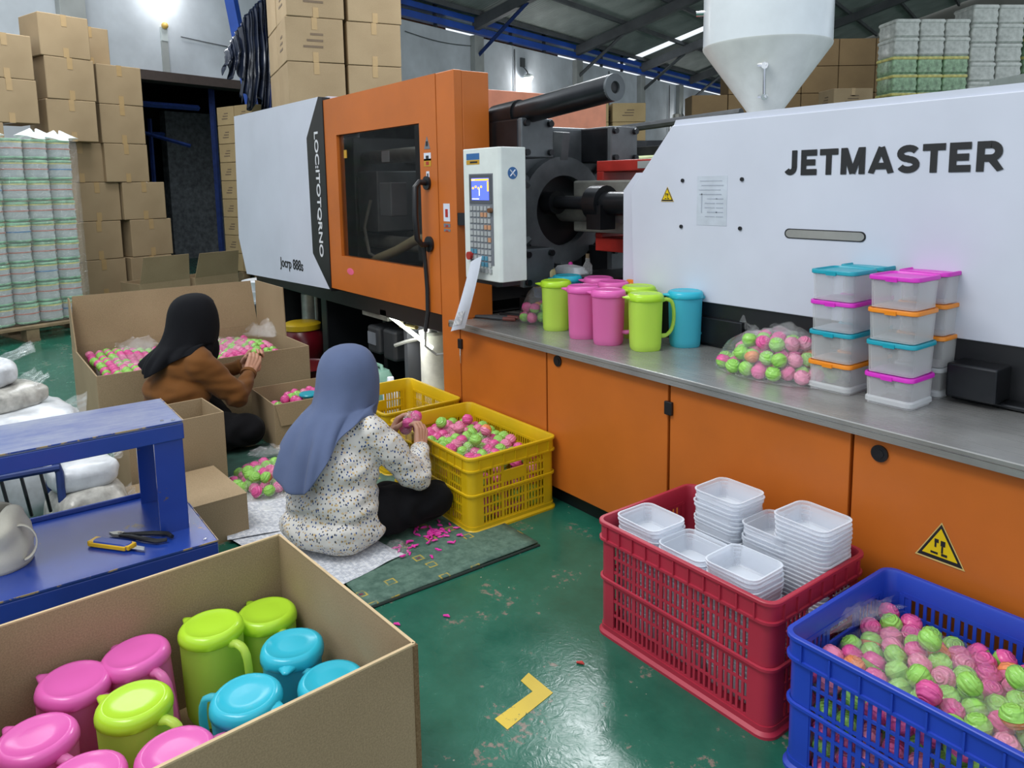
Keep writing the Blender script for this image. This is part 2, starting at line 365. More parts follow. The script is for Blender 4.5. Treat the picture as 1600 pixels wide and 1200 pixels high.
ROOFM = mat('roof_sheet', '#a3a9a4', .55, var=.12, scale=1.5); BEAMG = mat('grey_steel_beam', '#55585a', .6, var=.15, scale=2); BEAMD = mat('dark_steel_beam', '#33363a', .6, var=.15)
WOOD = mat('pallet_wood', '#7a684d', .8, var=.2, scale=5); CLEAR = clear_plastic('clear_tub_plastic', '#f6f9fd', .23, .2); FROST = clear_plastic('frosted_box_plastic', '#e6e6e4', .17, .3)
FILM = film_material('clear_film', .03, .2); FILMW = film_material('milky_film', .5, .25, bscale=22)
LID = {k: soft_plastic('lid_'+k, c, .15, .3) for k, c in dict(teal='#17a0b4', magenta='#d832c4', orange='#ee8f1c').items()}; LID['clear'] = clear_plastic('lid_clear', '#dfe3e4', .35, .25)
JUG = {k: (soft_plastic('jug_'+k, c, .5, .3, .16), soft_plastic('jug_lid_'+k, c2, .25, .22)) for k, (c, c2) in dict(pink=('#f592d0', '#ea6cbe'), lime=('#e0f874', '#bde83a'), blue=('#62dcee', '#34c4dc'), orange=('#f59a3c', '#f2912e')).items()}
BALLC = {k: ball_plastic('ball_'+k, c) for k, c in dict(pink='#ec62a6', rose='#f08fb4', lime='#a2de6a', orange='#f79a62').items()}
SKIN = NT('skin'); SKIN.set(Base_Color=lin('#b98a72'), Roughness=.55, Subsurface_Weight=.1, Subsurface_Scale=.01); SKIN = SKIN.m
SCRAP = mat('pink_scrap', '#e23ba6', .4, var=.08)
# ================================================================ SETTING
fl = MB(); fl.bb(-40, 12, -14, 45, -.1, 0); struct(fl.build('floor', M_FLOOR))
# back wall (local frame of the hall) with the dark doorway cut out
wl = MB()
wl.bb(-.25, 0, -14, .50, 0, 4.78, M=BM); wl.bb(-.25, 0, .50, 3.6, 3.08, 4.78, M=BM); wl.bb(-.25, 0, 3.6, 26, 0, 4.78, M=BM)
WB = struct(wl.build('wall_back', WALLM))
for a in (-.42, 4.6, 8.55, 13.1, 17.1, 20.2):
    m = MB(); m.bb(0, .14, a-.17, a+.17, 0, 4.78, M=BM); m.build('wall_column', COLM, WB, bevel=.01)
m = MB(); m.bb(-.28, .05, .44, 3.7, 3.02, 3.16, M=BM); m.build('lintel', mat('lintel_brown', '#4a3f3a', .8), WB)
for z, a0, a1 in ((3.72, 1.2, 4.6), (4.55, 6.2, 8.4)):
    m = MB(); m.tube([bp(a0+(a1-a0)*i/8, .03, z-.06*math.sin(math.pi*i/8)) for i in range(9)], .008, 5); m.build('cable', BEAMG, WB)
for a in (10.1, 15.0, 19.4):
    m = MB(); m.cyl(bp(a, .03, 1.5), bp(a, .03, 4.7), .015, n=6); m.build('conduit', BEAMG, WB)
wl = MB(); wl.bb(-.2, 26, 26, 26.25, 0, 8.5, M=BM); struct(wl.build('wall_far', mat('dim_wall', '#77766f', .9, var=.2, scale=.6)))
# the store behind the doorway; its darkness is put into the wall colours
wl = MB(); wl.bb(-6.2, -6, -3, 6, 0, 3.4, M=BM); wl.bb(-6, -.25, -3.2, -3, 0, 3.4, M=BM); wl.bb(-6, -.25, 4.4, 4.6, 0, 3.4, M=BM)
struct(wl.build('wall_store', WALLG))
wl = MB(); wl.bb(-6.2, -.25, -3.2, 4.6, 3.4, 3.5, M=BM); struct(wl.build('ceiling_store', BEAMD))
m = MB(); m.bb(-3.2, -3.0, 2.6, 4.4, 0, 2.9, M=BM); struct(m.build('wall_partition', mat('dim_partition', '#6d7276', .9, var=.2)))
fr = thing('doorway_scaffold', 'dark blue steel post and braces inside the dark doorway', 'frame', bp(1.9, -.7))
def bar(mb, p, q, t): mb.tube([p, q], t, 4)
o = Vector(bp(1.9, -.7))
for nm, p, q, t in (('post', (2.0, -.5, 0), (2.0, -.5, 3.05), .05), ('post', (1.5, -1.6, 0), (1.5, -1.6, 2.6), .035), ('rail', (.45, -.5, 2.72), (1.75, -.5, 2.72), .045), ('brace', (1.62, -.6, 2.1), (.7, -1.5, 2.5), .03), ('rail', (.5, -1.6, 2.35), (1.75, -1.6, 2.35), .03)):
    m = MB(); bar(m, bp(*p)-o, bp(*q)-o, t); m.build(nm, BLUEDK, fr)
# ---- roof: corrugated sheets on purlins and sloping beams
SLOPE = .27
RF = MB(); RF.bb(-.3, 16, 26, 26.1, 8.4, 8.5, M=BM); RF = struct(RF.build('ceiling', BEAMD))
def roofz(b): return 5.28+SLOPE*b
sh = MB(); NS = 40
def sheet_fn(u, v):
    a = u*1.0; b = -.6+v*14.6
    return (b, a, roofz(b)+.018*math.sin(2*math.pi*10*u))
sh.grid(sheet_fn, NS+1, 3); sheet_me = sh.mesh('roof_sheet', ROOFM, smooth=True, sharp=0)
a = .5
while a < 25.5:
    if 16.0 < a < 16.7: a = 16.95; continue          # open skylight strip
    s_ = link('roof_sheet', sheet_me, RF); s_.matrix_world = BM @ Matrix.Translation((0, a, 0)); a += .995
for b in (0.2, 1.5, 2.8, 4.1, 5.4, 6.7, 8.0, 9.3, 10.6, 11.9, 13.2):
    m = MB(); m.bb(b-.035, b+.035, .5, 25.8, roofz(b)-.13, roofz(b)-.03, M=BM); m.build('purlin', BEAMG, RF)
for a in (4.6, 8.55, 13.1, 17.2, 21.2):
    m = MB(); m.prism([(0, roofz(0)-.38), (13.8, roofz(13.8)-.38), (13.8, roofz(13.8)-.13), (0, roofz(0)-.13)], 'y', a-.08, a+.08, M=BM); m.build('roof_beam', BEAMG, RF)
    m = MB(); m.tube([bp(a, .1, 4.35), bp(a, 1.5, roofz(1.5)-.35)], .05, 4); m.build('knee_brace', BLUEDK if a < 9 else BEAMG, RF)
for z, t in ((4.92, .07), (5.13, .06)):
    m = MB(); m.bb(-.1, .06, .5, 25.8, z-t, z+t, M=BM); m.build('eave_beam', BLUEB, RF)
for a in (6.0, 7.2, 10.0, 11.5, 14.6, 15.9, 18.6):
    m = MB(); m.bb(-.06, .03, a-.02, a+.02, 4.78, 5.3, M=BM); m.build('strut', BEAMD, RF)
for a0, a1, z0_, z1_ in ((5.0, 8.0, 4.84, 5.02), (9.2, 12.8, 4.8, 4.95)):
    m = MB(); m.bb(-.5, -.4, a0, a1, z0_, z1_, M=BM); m.build('tile_edge', mat('clay_tile', '#8a5a3f', .8, var=.2), RF)
# ---- wall lamps
def wall_lamp(a, z, label, power, s=1):
    t = thing('wall_lamp', label, 'lamp', bp(a, 0, z), TH)
    m = MB(); m.bb(0, .05*s, -.08*s, .08*s, .28*s, .5*s); m.build('ballast_box', BEAMG, t)
    m = MB(); m.tube([(.03*s, 0, .3*s), (.16*s, 0, .16*s), (.2*s, 0, .06*s)], .015*s, 6); m.build('bracket', BEAMG, t)
    m = MB(); m.lathe([(.03, .1), (.12, .06), (.13, .02), (.125, .0)], (.2*s, 0, 0), 16); m.build('shade', PANELW, t, smooth=True)
    m = MB(); m.sphere((.2*s, 0, -.02), .1*s); m.build('bulb', emit('bulb_glow', '#f4f8ff', 9), t, smooth=True)
    d = bpy.data.lights.new('wall_lamp_light', 'POINT'); d.energy = power; d.shadow_soft_size = .1
    l = bpy.data.objects.new('wall_lamp_light', d); COL.objects.link(l); l.parent = t; l.location = (.32*s, 0, -.12)
wall_lamp(10.45, 4.03, 'round wall lamp lit on the white wall above the guide bar', 22)
wall_lamp(20.3, 3.6, 'far wall lamp lit near the dark corner of the hall', 22)
wall_lamp(.93, 4.42, 'bright wall lamp at the top edge above the dark doorway', 9)
t = thing('bulb_holder', 'small white bulb holder with cable duct below the bright wall lamp', 'bulb holder', bp(.93, 0, 3.62), TH)
m = MB(); m.bb(0, .04, -.05, .05, 0, .2); m.build('socket_box', PANELW, t); m = MB(); m.sphere((.06, 0, .22), .05); m.build('bulb', mat('bulb_amber', '#d8b25a', .3), t, smooth=True)
m = MB(); m.bb(0, .03, -.05, .05, -.5, 0); m.build('cable_duct', COLM, t)

# ================================================================ CARTONS
def carton(name, label, cat, size, loc, rz, group=None, card=None, tape=True, marks=False):
    L, W, H = size; card = card or CARD
    t = thing(name, label, cat, loc, rz, group)
    key = ('carton', round(L, 3), round(W, 3), round(H, 3), card.name, tape, marks)
    if key not in CC:
        m = MB(); m.box((0, 0, H/2), (L-.006, W-.006, H-.004)); me = m.mesh('body', card)
        bm = bmesh.new(); bm.from_mesh(me); bmesh.ops.bevel(bm, geom=list(bm.edges), offset=.006, segments=1, affect='EDGES'); bm.to_mesh(me); bm.free()
        lst = [('body', me)]
        if tape:
            a_, b_ = L/2-.0005, L/2-.004
            m = MB(); m.prism([(-a_, H-.12), (-a_, H+.0005), (a_, H+.0005), (a_, H-.12), (b_, H-.12), (b_, H-.003), (-b_, H-.003), (-b_, H-.12)], 'y', -.028, .028); lst.append(('tape', m.mesh('tape', TAPE)))
            m = MB(); m.prism([(-a_, .1), (-a_, 0), (a_, 0), (a_, .1), (b_, .1), (b_, .003), (-b_, .003), (-b_, .1)], 'y', -.028, .028); lst.append(('tape', m.mesh('tape', TAPE)))
        if marks:
            m = MB()
            for sx in (-1, 1):
                for j in range(3): m.box((sx*(L/2-.002), -.02+.02*j, H*(.35+.14*j)), (.003, W*(.34-.06*j), H*.05))
                for j in range(3): m.box((-.02+.02*j, sx*(W/2-.002), H*(.35+.14*j)), (L*(.34-.06*j), .003, H*.05))
            lst.append(('print', m.mesh('print', mat('carton_print', '#6b5a48', .8))))
        CC[key] = lst
    for nm, me in CC[key]:
        o_ = link(nm, me, t)
        if nm == 'print': o_['kind'] = 'stuff'
    return t
CC = {}
def col(names, what): return what
def pallet(label, L, W, loc, rz, group=None):
    t = thing('wooden_pallet', label, 'pallet', loc, rz, group)
    for i in range(5):
        m = MB(); m.box((-L/2+.06+(L-.12)*i/4, 0, .132), (.11, W, .022)); m.build('deck_board', WOOD, t)
    for y in (-W/2+.06, 0, W/2-.06):
        for x in (-L/2+.08, 0, L/2-.08):
            m = MB(); m.box((x, y, .07), (.13, .11, .1)); m.build('block', WOOD, t)
        m = MB(); m.box((0, y, .011), (L, .11, .02)); m.build('skid', WOOD, t)
    return t
# the tall stack at the left edge, rows along the hall wall
bL, bW, bH = .46, .515, .442
ST = [  # (row, position along wall, depth from wall front face, description of the place)
]
def ledge(k, n): return 'lowest' if k == 0 else ('topmost' if k == n-1 else ORD[k]+' from the floor')
pallet_spots = [(-.97, 1.95), (-2.06, 1.95)]
for i_, (a, b) in enumerate(pallet_spots): pallet(['pallet under the doorway carton columns', 'pallet under the left edge carton column'][i_], .8, 1.0, bp(a, b), TH)
for ci, (a, b0, n, place) in enumerate(((-.80, 2.3, 6, 'column next to the dark doorway'), (-1.33, 2.25, 4, 'short column left of the doorway column'), (-1.60, 2.42, 7, 'tallest column behind the wrapped bowls'), (-2.20, 2.5, 6, 'column at the left picture edge'))):
    for k in range(n):
        off = {0: .02, 1: .03, 2: .0, 3: -.17}.get(k, -.2) if ci == 0 else ((-.17 if k == 3 else 0) if ci == 1 else ((-.28 if k < 3 else (-.44 if k == 3 else 0)) if ci == 2 else (-.22 if k < 3 else (-.38 if k == 3 else -.02))))
        sh_ = .015*math.sin(ci*3+k*1.7)
        carton('carton', 'plain brown carton, %s in the %s' % (ledge(k, n), place), 'carton', (bL, bW, bH), bp(a+off+sh_, b0-.23, .16+k*bH+(.16 if ci == 3 else 0)), TH+R(1.0*math.sin(k*2.3+ci)), 'cartons piled at the left wall')
carton('carton', 'brown carton set back on top of the doorway column', 'carton', (bL, .44, bH), bp(-1.16, 1.8, .16+6*bH), TH, 'cartons piled at the left wall')
# open low cartons in front of that stack

def open_carton(name, label, size, loc, rz=0, flaps=(), group=None, card=None, cat='carton', th=.006, skew=None):
    """size L (x), W (y), H; flaps: list of (side, length, angle from horizontal outward)"""
    L, W, H = size; t = thing(name, label, cat, loc, rz, group); card = card or CARD
    m = MB(); m.bb(-L/2, L/2, -W/2, W/2, 0, th); m.build('bottom', CARD_IN, t)
    sides = dict(e=((L/2-th/2, 0), (th, W)), w=((-L/2+th/2, 0), (th, W)), n=((0, W/2-th/2), (L-2*th, th)), s=((0, -W/2+th/2), (L-2*th, th)))
    for k, (c, d) in sides.items():
        m = MB(); m.box((c[0], c[1], H/2), (d[0], d[1], H)); m.build('wall_panel', card, t, bevel=.002)
    for side, ln, ang in flaps:
        a = R(ang); dx, dz = ln*math.cos(a), ln*math.sin(a)
        m = MB()
        if side in 'ew':
            s = 1 if side == 'e' else -1; x0 = s*L/2
            vs = [(x0, -W/2+.004, H), (x0, W/2-.004, H), (x0+s*dx, W/2-.03, H+dz), (x0+s*dx, -W/2+.03, H+dz)]; nrm = Vector((-s*math.sin(a), 0, math.cos(a)))*th
        else:
            s = 1 if side == 'n' else -1; y0 = s*W/2
            vs = [(-L/2+.004, y0, H), (L/2-.004, y0, H), (L/2-.03, y0+s*dx, H+dz), (-L/2+.03, y0+s*dx, H+dz)]; nrm = Vector((0, -s*math.sin(a), math.cos(a)))*th
        v2 = [Vector(p)+nrm for p in vs]
        m.add(vs+v2, [(0,1,2,3),(7,6,5,4),(0,4,5,1),(1,5,6,2),(2,6,7,3),(3,7,4,0)]); m.build('flap', card, t)
    return t
open_carton('open_carton', 'low open carton with a leaning flap below the tall carton stack', (.42, .6, .36), bp(-1.02, 2.78), TH, [('e', .3, 78)])
open_carton('open_carton', 'open carton with raised flap right of the doorway foot', (.42, .58, .36), bp(-.38, 2.80), TH, [('e', .3, 74)])
# small marked cartons on a pallet beside the doorway
pallet('grey wooden pallet under the small marked cartons', .95, 1.1, bp(1.70, 1.25), TH)
for k in range(9):
    for j in range(4):
        for i in range(2):
            if i == 1 and j > 0: continue
            carton('small_carton', 'small marked carton, %s row up, %s from the doorway, %s' % (ORD[k] if k else 'first', ORD[j] if j else 'first', 'front' if i == 0 else 'back'), 'carton', (.42, .25, .27), bp(1.3+j*.255, 1.5-i*.43, .146+k*.272), TH, 'small marked cartons on the pallet', CARD2, False, True)
# very tall stack of big cartons behind the clamp
TA = R(-11.5)
TM = Matrix.Translation((-7.82, 3.58, 0)) @ Matrix.Rotation(TA, 4, 'Z')
for ci, (x, y, n, place) in enumerate(((0, -.32, 9, 'left column behind the white cover'), (0, .31, 9, 'right column behind the white cover'))):
    for k in range(n):
        p = TM @ Vector((x-.04*ci, y+.008*math.sin(k*2), k*.445))
        carton('big_carton', 'big taped carton, %s, %s' % (ledge(k, n), place), 'carton', (.62, .59, .443), p, TA+R(.8*math.sin(k*1.9+ci)), 'big cartons stacked behind the machine', CARD, True, ci == 0 and k in (6, 7))
        for d in ((1,) if ci == 0 and k > 4 else ()):
            carton('big_carton', 'big carton, %s, %s rank behind the left column' % (ledge(k, n), ORD[d]), 'carton', (.62, .59, .443), TM @ Vector((-.635*d, y, k*.445)), TA, 'big cartons stacked behind the machine', CARD, True)
# dark plastic sheets hanging over the small cartons
t = thing('plastic_sheet', 'dark blue and black plastic sheeting draped over the small cartons', 'plastic sheet', bp(1.30, 1.95, 2.55), TH)
DKFOIL = mat('dark_foil', '#1d2333', .18, var=.3, scale=4); BLFOIL = mat('blue_foil', '#22346e', .2, var=.2)
def drape(yt0, yt1, y0, y1, zt0, zt1, zb, seed, nf, amp):
    def fn(u, v):
        e = v**.8; y = (yt0+(yt1-yt0)*u)*(1-e)+(y0+(y1-y0)*u)*e
        ztop = zt0+(zt1-zt0)*u; zbot = zb+.10*math.sin(u*13+seed*3)+.06*noise.noise((u*9, seed, 0))
        f = u+.02*noise.noise((u*3+seed, v*2, 1))
        fold = amp*math.sin(2*math.pi*nf*f+seed)*(.35+.65*v)+amp*.4*math.sin(2*math.pi*nf*2.3*f+seed*2)
        return (.16*math.sin(v*2.2)+fold+.03*noise.noise((u*5, v*5, seed)), y, ztop+(zbot-ztop)*v)
    return fn
for nm, ar, mt in (('fold', (.0, .26, -.24, .36, 1.75, 1.85, -.12, 1.0, 5, .06), DKFOIL), ('fold', (-.34, .06, -.56, -.14, 1.15, 1.55, .0, 2.0, 4, .06), DKFOIL), ('fold', (-.05, .08, -.16, .02, 1.3, 1.4, -.02, 5.0, 2, .05), BLFOIL), ('tail', (-.66, -.36, -.80, -.50, .65, 1.1, .38, 4.0, 3, .05), DKFOIL)):
    m = MB(); m.grid(drape(*ar), 64, 26); o_ = m.build(nm, mt, t, smooth=True, sharp=0, recalc=False)
    md = o_.modifiers.new('s', 'SOLIDIFY'); md.thickness = .006
m = MB(); m.tube([bp(1.6, 1.15, 2.6), bp(1.25, 1.0, 5.4)], .1, 4); tag(m.build('blue_post', BLUEB), 'slanted blue steel post behind the dark plastic sheets', 'post')

# ---- shrink-wrapped bowls on a pallet, far left
pallet('wooden pallet under the green-banded wrapped bowls', 1.0, 1.25, bp(-2.60, 2.95), TH)
BOWLP = clear_plastic('wrapped_bowl_plastic', '#c4cfd0', .62, .12); GRB = mat('green_band', '#86b996', .3, var=.25, scale=9); YEB = mat('pale_yellow_band', '#c9c172', .4, var=.2); RDB = mat('red_ring', '#b8705f', .4); BLB = mat('blue_ring', '#3f78a8', .4)
def bowl_meshes():
    r = .104
    m = MB(); m.lathe([(r*.84, .0), (r*.98, .022), (r, .05), (r*.94, .075), (r*1.0, .1), (r*.94, .122), (r, .148), (r*.9, .184), (r*.5, .19), (.01, .191)], n=18)
    body = m.mesh('bowl', BOWLP, True, sharp=0)
    m = MB(); m.lathe([(r*.9, .002), (r*1.0, .012), (r*1.012, .018), (r*.985, .024)], n=18); g1 = m.mesh('green_rim', GRB, True)
    m = MB(); m.lathe([(r*.985, .162), (r*1.012, .168), (r*1.0, .178), (r*.93, .187)], n=18); g2 = m.mesh('green_rim', GRB, True)
    m = MB(); m.lathe([(r*.97, .145), (r*1.01, .15), (r*1.01, .157), (r*.97, .16)], n=18); y = m.mesh('yellow_rim', YEB, True)
    m = MB(); m.lathe([(r*.96, .092), (r*1.012, .095), (r*1.012, .103), (r*.96, .106)], n=18); rd = m.mesh('ring', RDB, True)
    me = m.mesh('ring', BLB, True)
    return body, g1, g2, y, rd, me
BWL = bowl_meshes()
for c in range(5):
    for k in range(9):
        for d in range(2):
            if d == 1 and k < 7: continue
            p = bp(-2.13-.211*c+.004*math.sin(k*5+c), 3.2-.214*d+.01*math.sin(k*3+c), .146+k*.194)
            t = thing('wrapped_bowl', 'green-rimmed wrapped bowl pack, %s row up, %s column from the cartons%s' % (ORD[k] if k else 'first', ORD[c] if c else 'first', '' if d == 0 else ', second rank'), 'bowl', p, TH+k+c*2.1, 'wrapped bowls on the left pallet')
            for nm, me in (('bowl', BWL[0]), ('green_rim', BWL[1]), ('green_rim', BWL[2]), ('yellow_rim', BWL[3])): link(nm, me, t)
            link('ring', BWL[4] if (k*3+c) % 7 else BWL[5], t)
m = MB()
def wrapfn(u, v):
    a = -1.1*u*1.0; z = .15+v*1.74
    return tuple(bp(-2.01+a, 3.325+.015*noise.noise((u*30, v*40, 1))+.004*math.sin(u*60), z))
m.grid(wrapfn, 70, 60); o_ = m.build('wrap_film', FILM, None, smooth=True, sharp=0); tag(o_, 'thin clear stretch film around the green-rimmed bowl packs', 'film')
for i, (a, z) in enumerate(((-2.34, 1.9), (-2.78, 1.9), (-2.13, 1.89))):
    def tuft(u, v):
        r = .12*(1-v)+.03; an = 2*math.pi*u
        return tuple(bp(a+r*math.cos(an)*(1+.3*math.sin(an*5)), 3.2+r*math.sin(an)*(1+.3*math.cos(an*4)), z+v*.07+.02*math.sin(an*3)))
    m = MB(); m.grid(tuft, 24, 5, closeu=True); o_ = m.build('film_tuft', FILMW, None, smooth=True); tag(o_, ['crumpled milky film on the second wrapped bowl column from the cartons', 'crumpled milky film on the leftmost wrapped bowls', 'small film tuft on the wrapped bowls nearest the cartons'][i], 'film')

# ---- right background, beyond the injection unit
def tub_bundle_stack(loc, rz, nx, n, size, greens, place, top=True):
    L, W, H = size
    key = ('bundle', L, W, H)
    if key not in CC:
        out = []
        for mt in (mat('bundle_white', '#b9bdb8', .25, var=.12, scale=14), mat('bundle_green', '#8aa988', .3, var=.25, scale=16)):
            m = MB()
            m.rr([(L*.9, W*.9, .03, 0), (L*.97, W*.97, .03, H*.1), (L*.93, W*.93, .03, H*.3), (L*.98, W*.98, .03, H*.45), (L*.93, W*.93, .03, H*.7), (L*.99, W*.99, .03, H*.9), (L*.95, W*.95, .03, H*.99)], 3)
            body = m.mesh('tub_bundle', mt, True)
            m = MB(); m.rr([(L*.985, W*.985, .03, H*.8), (L*1.0, W*1.0, .03, H*.84), (L*1.0, W*1.0, .03, H*.92), (L*.98, W*.98, .03, H*.95)], 3)
            out.append((body, m.mesh('rim', mt if mt.name == 'bundle_white' else YEB, True)))
        CC[key] = out
    Mx = Matrix.Translation(loc) @ Matrix.Rotation(rz, 4, 'Z')
    for j in range(nx):
        for k in range(n):
            p = Mx @ Vector((.01*math.sin(k*2.1+j), j*W*1.01, k*H))
            t = thing('tub_bundle', 'pale tub bundle, %s up, %s column, %s' % (ORD[k] if k else 'first', ORD[j] if j else 'first', place), 'tub', p, rz, 'wrapped tub bundles behind the injection unit')
            body, rim = CC[key][1 if greens(j, k) else 0]
            link('bundle', body, t); link('rim', rim, t)
RZ = R(-33)
tub_bundle_stack((-6.02, 12.05, 0), RZ, 3, 14, (.5, .40, .27), lambda j, k: 7 <= k <= 11, 'stack right of the hopper')
tub_bundle_stack((-5.35, 13.08, 0), RZ, 2, 14, (.5, .42, .285), lambda j, k: False, 'all-white stack right of the green-banded one')
tub_bundle_stack((-4.87, 13.82, 0), RZ, 2, 14, (.5, .42, .27), lambda j, k: k > 8, 'stack at the right edge')
t = thing('grey_panel_box', 'plain pale grey box behind the injection unit at the right edge', 'box', (-4.0, 11.9, 0), RZ)
m = MB(); m.bb(-.4, .4, -.45, .45, 0, 2.72); m.build('body', PANELW, t, bevel=.02)
m = MB(); m.bb(.4, .405, -.42, .42, 1.2, 2.68); m.build('front_panel', WHITE, t)
for k in range(9): carton('carton', 'labelled brown carton, %s, in the pile beside the tub bundles' % ledge(k, 9), 'carton', (.5, .62, .305), (-6.45, 11.35, k*.307), RZ, 'cartons beside the tub bundles', CARD, True, True)
FARC = 0
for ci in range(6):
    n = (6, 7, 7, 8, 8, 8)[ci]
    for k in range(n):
        carton('far_carton', 'dim carton, %s, in the %s far column from the wall lamp' % (ledge(k, n), ORD[ci] if ci else 'first'), 'carton', (.6, .69, .5), (-9.75+ci*.42, 12.1+ci*.56, k*.505), R(-36.9), 'dim cartons at the far end of the hall', m_card('cardboard_shaded', '#66543a', '#766244') if 'cardboard_shaded' not in MATS else MATS['cardboard_shaded'], False)  # darker copy of the card, with the far hall's shade in its colour
t = thing('storage_rack', 'dark steel rack of cartons beyond the injection unit', 'rack', (-8.0, 8.7, 0), R(-33))
for z in (.9, 1.9):
    m = MB(); m.bb(-.35, .35, -1.6, 1.9, z, z+.1); m.build('shelf', BLACKM, t)
for y in (-1.55, .2, 1.85):
    for x in (-.32, .32):
        m = MB(); m.bb(x-.03, x+.03, y-.03, y+.03, 0, 2.0); m.build('upright', BEAMD, t)
RM = Matrix.Translation((-8.0, 8.7, 0)) @ Matrix.Rotation(R(-33), 4, 'Z')
for j, (y, h, l) in enumerate(((-1.0, .42, .55), (-.42, .42, .5), (.7, .16, .5), (1.4, .2, .6))):
    for k in range(1 if j > 1 else 2):
        carton('carton', ['yellowish carton at the rack end behind the black guide bar', 'yellowish carton beside the rack end carton', 'flat carton on the rack behind the hopper', 'flat open carton on the rack right of the hopper'][j]+(', upper one' if k else (', lower one' if j < 2 else '')), 'carton', (.5, l, h*.66 if j < 2 else h), RM @ Vector((0, y, 2.0+k*h*.66)), R(-33), None, CARD2, False, j < 2)
t = thing('drum_barrel', 'grey metal drum lit by the far wall lamp', 'drum', (-10.9, 12.6, 0))
m = MB(); m.lathe([(.3, 0), (.3, 2.0), (.28, 2.02), (.29, 2.3), (.12, 2.5), (.1, 2.8), (.02, 2.82)], n=20); m.build('body', PALEMETAL, t, smooth=True)
m = MB(); m.lathe([(.31, .9), (.32, .92), (.32, .96), (.31, .98)], n=20); m.build('hoop', PALEMETAL, t)
t = thing('second_machine', 'pale yellow-green machine housing behind the red bracket', 'machine', (-5.1, 5.6, 0))
m = MB(); m.bb(-.9, .9, -.35, .6, .4, 1.64); m.build('housing', mat('pale_green_paint', '#b7bf94', .45), t, bevel=.02)
m = MB(); m.cyl((-.45, -.37, 1.5), (-.45, -.34, 1.5), .07, n=20); m.build('round_plate', BEAMG, t)
m = MB(); m.bb(-.85, .85, -.3, .55, 0, .4); m.build('base', BLACK, t)
m = MB(); m.bb(-.8, -.4, -.2, .3, 1.64, 1.82); m.bb(-.3, .5, 0, .5, 1.64, 1.75); m.build('mechanism', BLACKM, t, bevel=.01)
m = MB(); m.tube([(-1.0, .1, 1.93), (.9, .1, 1.99)], .04, 8); m.build('pipe', BEAMD, t)
m = MB(); m.cyl((-5.0, 4.3, 0), (-5.0, 4.3, 2.0), .06, n=10); m.cyl((-5.0, 4.3, .9), (-5.0, 4.3, .95), .08, n=10); tag(m.build('grey_pipe', PALEMETAL, smooth=True), 'upright grey pipe behind the clamp guard', 'pipe')
m = MB(); m.bb(-4.9, -4.82, 4.38, 4.46, 0, 1.95); m.bb(-4.93, -4.79, 4.35, 4.49, 0, .02); tag(m.build('steel_upright', COLM), 'slim pale upright beside the grey pipe', 'post')
# ================================================================ INJECTION MOULDING MACHINE
MA = thing('injection_moulding_machine', 'long orange and white injection moulding machine with hopper and black lettering', 'machine', (0, 0, 0))
YF = 2.03
def part(name, mb, mt, parent=None, **k): return mb.build(name, mt, parent or MA, **k)
# --- base
m = MB(); m.bb(-3.15, .5, 2.12, 3.3, .07, .66); m.bb(-6.45, -3.15, 2.75, 3.3, 0, .7); m.bb(-3.3, .5, 2.07, 3.3, 0, .07); part('base_frame', m, BLACK)
m = MB(); m.bb(-6.5, -3.34, 2.1, 3.3, .60, .70); m.bb(-4.02, -3.94, 2.3, 2.75, 0, .62); m.bb(-5.35, -5.25, 2.2, 2.75, 0, .62); m.bb(-6.4, -6.3, 2.2, 2.75, 0, .62); m.bb(-4.55, -4.5, 2.3, 2.75, 0, .62); part('clamp_bed', m, BLACK, bevel=.005)
doors = [(-3.155, -2.477), (-2.467, -1.782), (-1.77, -1.092), (-1.082, -.40), (-.39, .45)]
DW = []
for i, (x0, x1) in enumerate(doors):
    m = MB(); m.bb(x0, x1, YF, YF+.03, .075, .682); DW.append(part('cabinet_door', m, ORANGE, bevel=.003))
def lockset(x, z, d):
    m = MB(); m.cyl((x, YF-.006, z), (x, YF+.004, z), .024, n=20); m.cyl((x, YF-.008, z), (x, YF-.005, z), .013, n=14); m.build('lock', BLACK, d, smooth=True)
lockset(-2.394, .648, DW[1]); lockset(-1.005, .636, DW[3])
m = MB(); m.bb(-1.79, -1.755, YF-.012, YF+.002, .562, .612); m.build('hinge', BLACK, DW[2], bevel=.003)
m = MB(); m.bb(-3.165, -3.135, YF-.014, YF+.002, .575, .625); m.build('latch', BLACK, DW[0], bevel=.003)
m = MB(); m.tube([(-3.148, YF-.008, .575), (-3.146, YF-.01, .54), (-3.144, YF-.01, .5)], [.004, .004, .002], 6); m.build('key', CHROME, DW[0])
# warning triangle (in a plane of constant Y), local helper
def warn_sign(x, y, z, s, parent, rot=0, border=True):
    Mx = Matrix.Translation((x, y, z)) @ Matrix.Rotation(rot, 4, 'Y')
    def tri(q): return [(-.5*q, -.40*q), (.5*q, -.40*q), (0, .48*q)]
    m = MB(); m.prism(tri(s*1.1), 'y', 0, -.0010, M=Mx); b = m.build('warning_sign', mat('sign_edge', '#cbb06a', .5), parent)
    m = MB(); m.prism(tri(s*1.0), 'y', 0, -.0016, M=Mx); m.build('sign_border', INK, b)
    m = MB(); m.prism(tri(s*.78), 'y', -.001, -.0024, M=Mx); m.build('sign_face', YELLOWS, b)
    m = MB()
    for dx, dz, w, h in ((-.08, .06, .09, .09), (.06, .03, .1, .13), (.05, -.12, .04, .16), (-.1, -.04, .04, .12), (-.12, -.24, .16, .05), (.1, -.24, .13, .06)):
        m.box((dx*s, -.0027, dz*s), (w*s, .001, h*s), M=Mx)
    m.build('sign_symbol', INK, b); return b
warn_sign(-.832, YF-.001, .435, .115, DW[3])
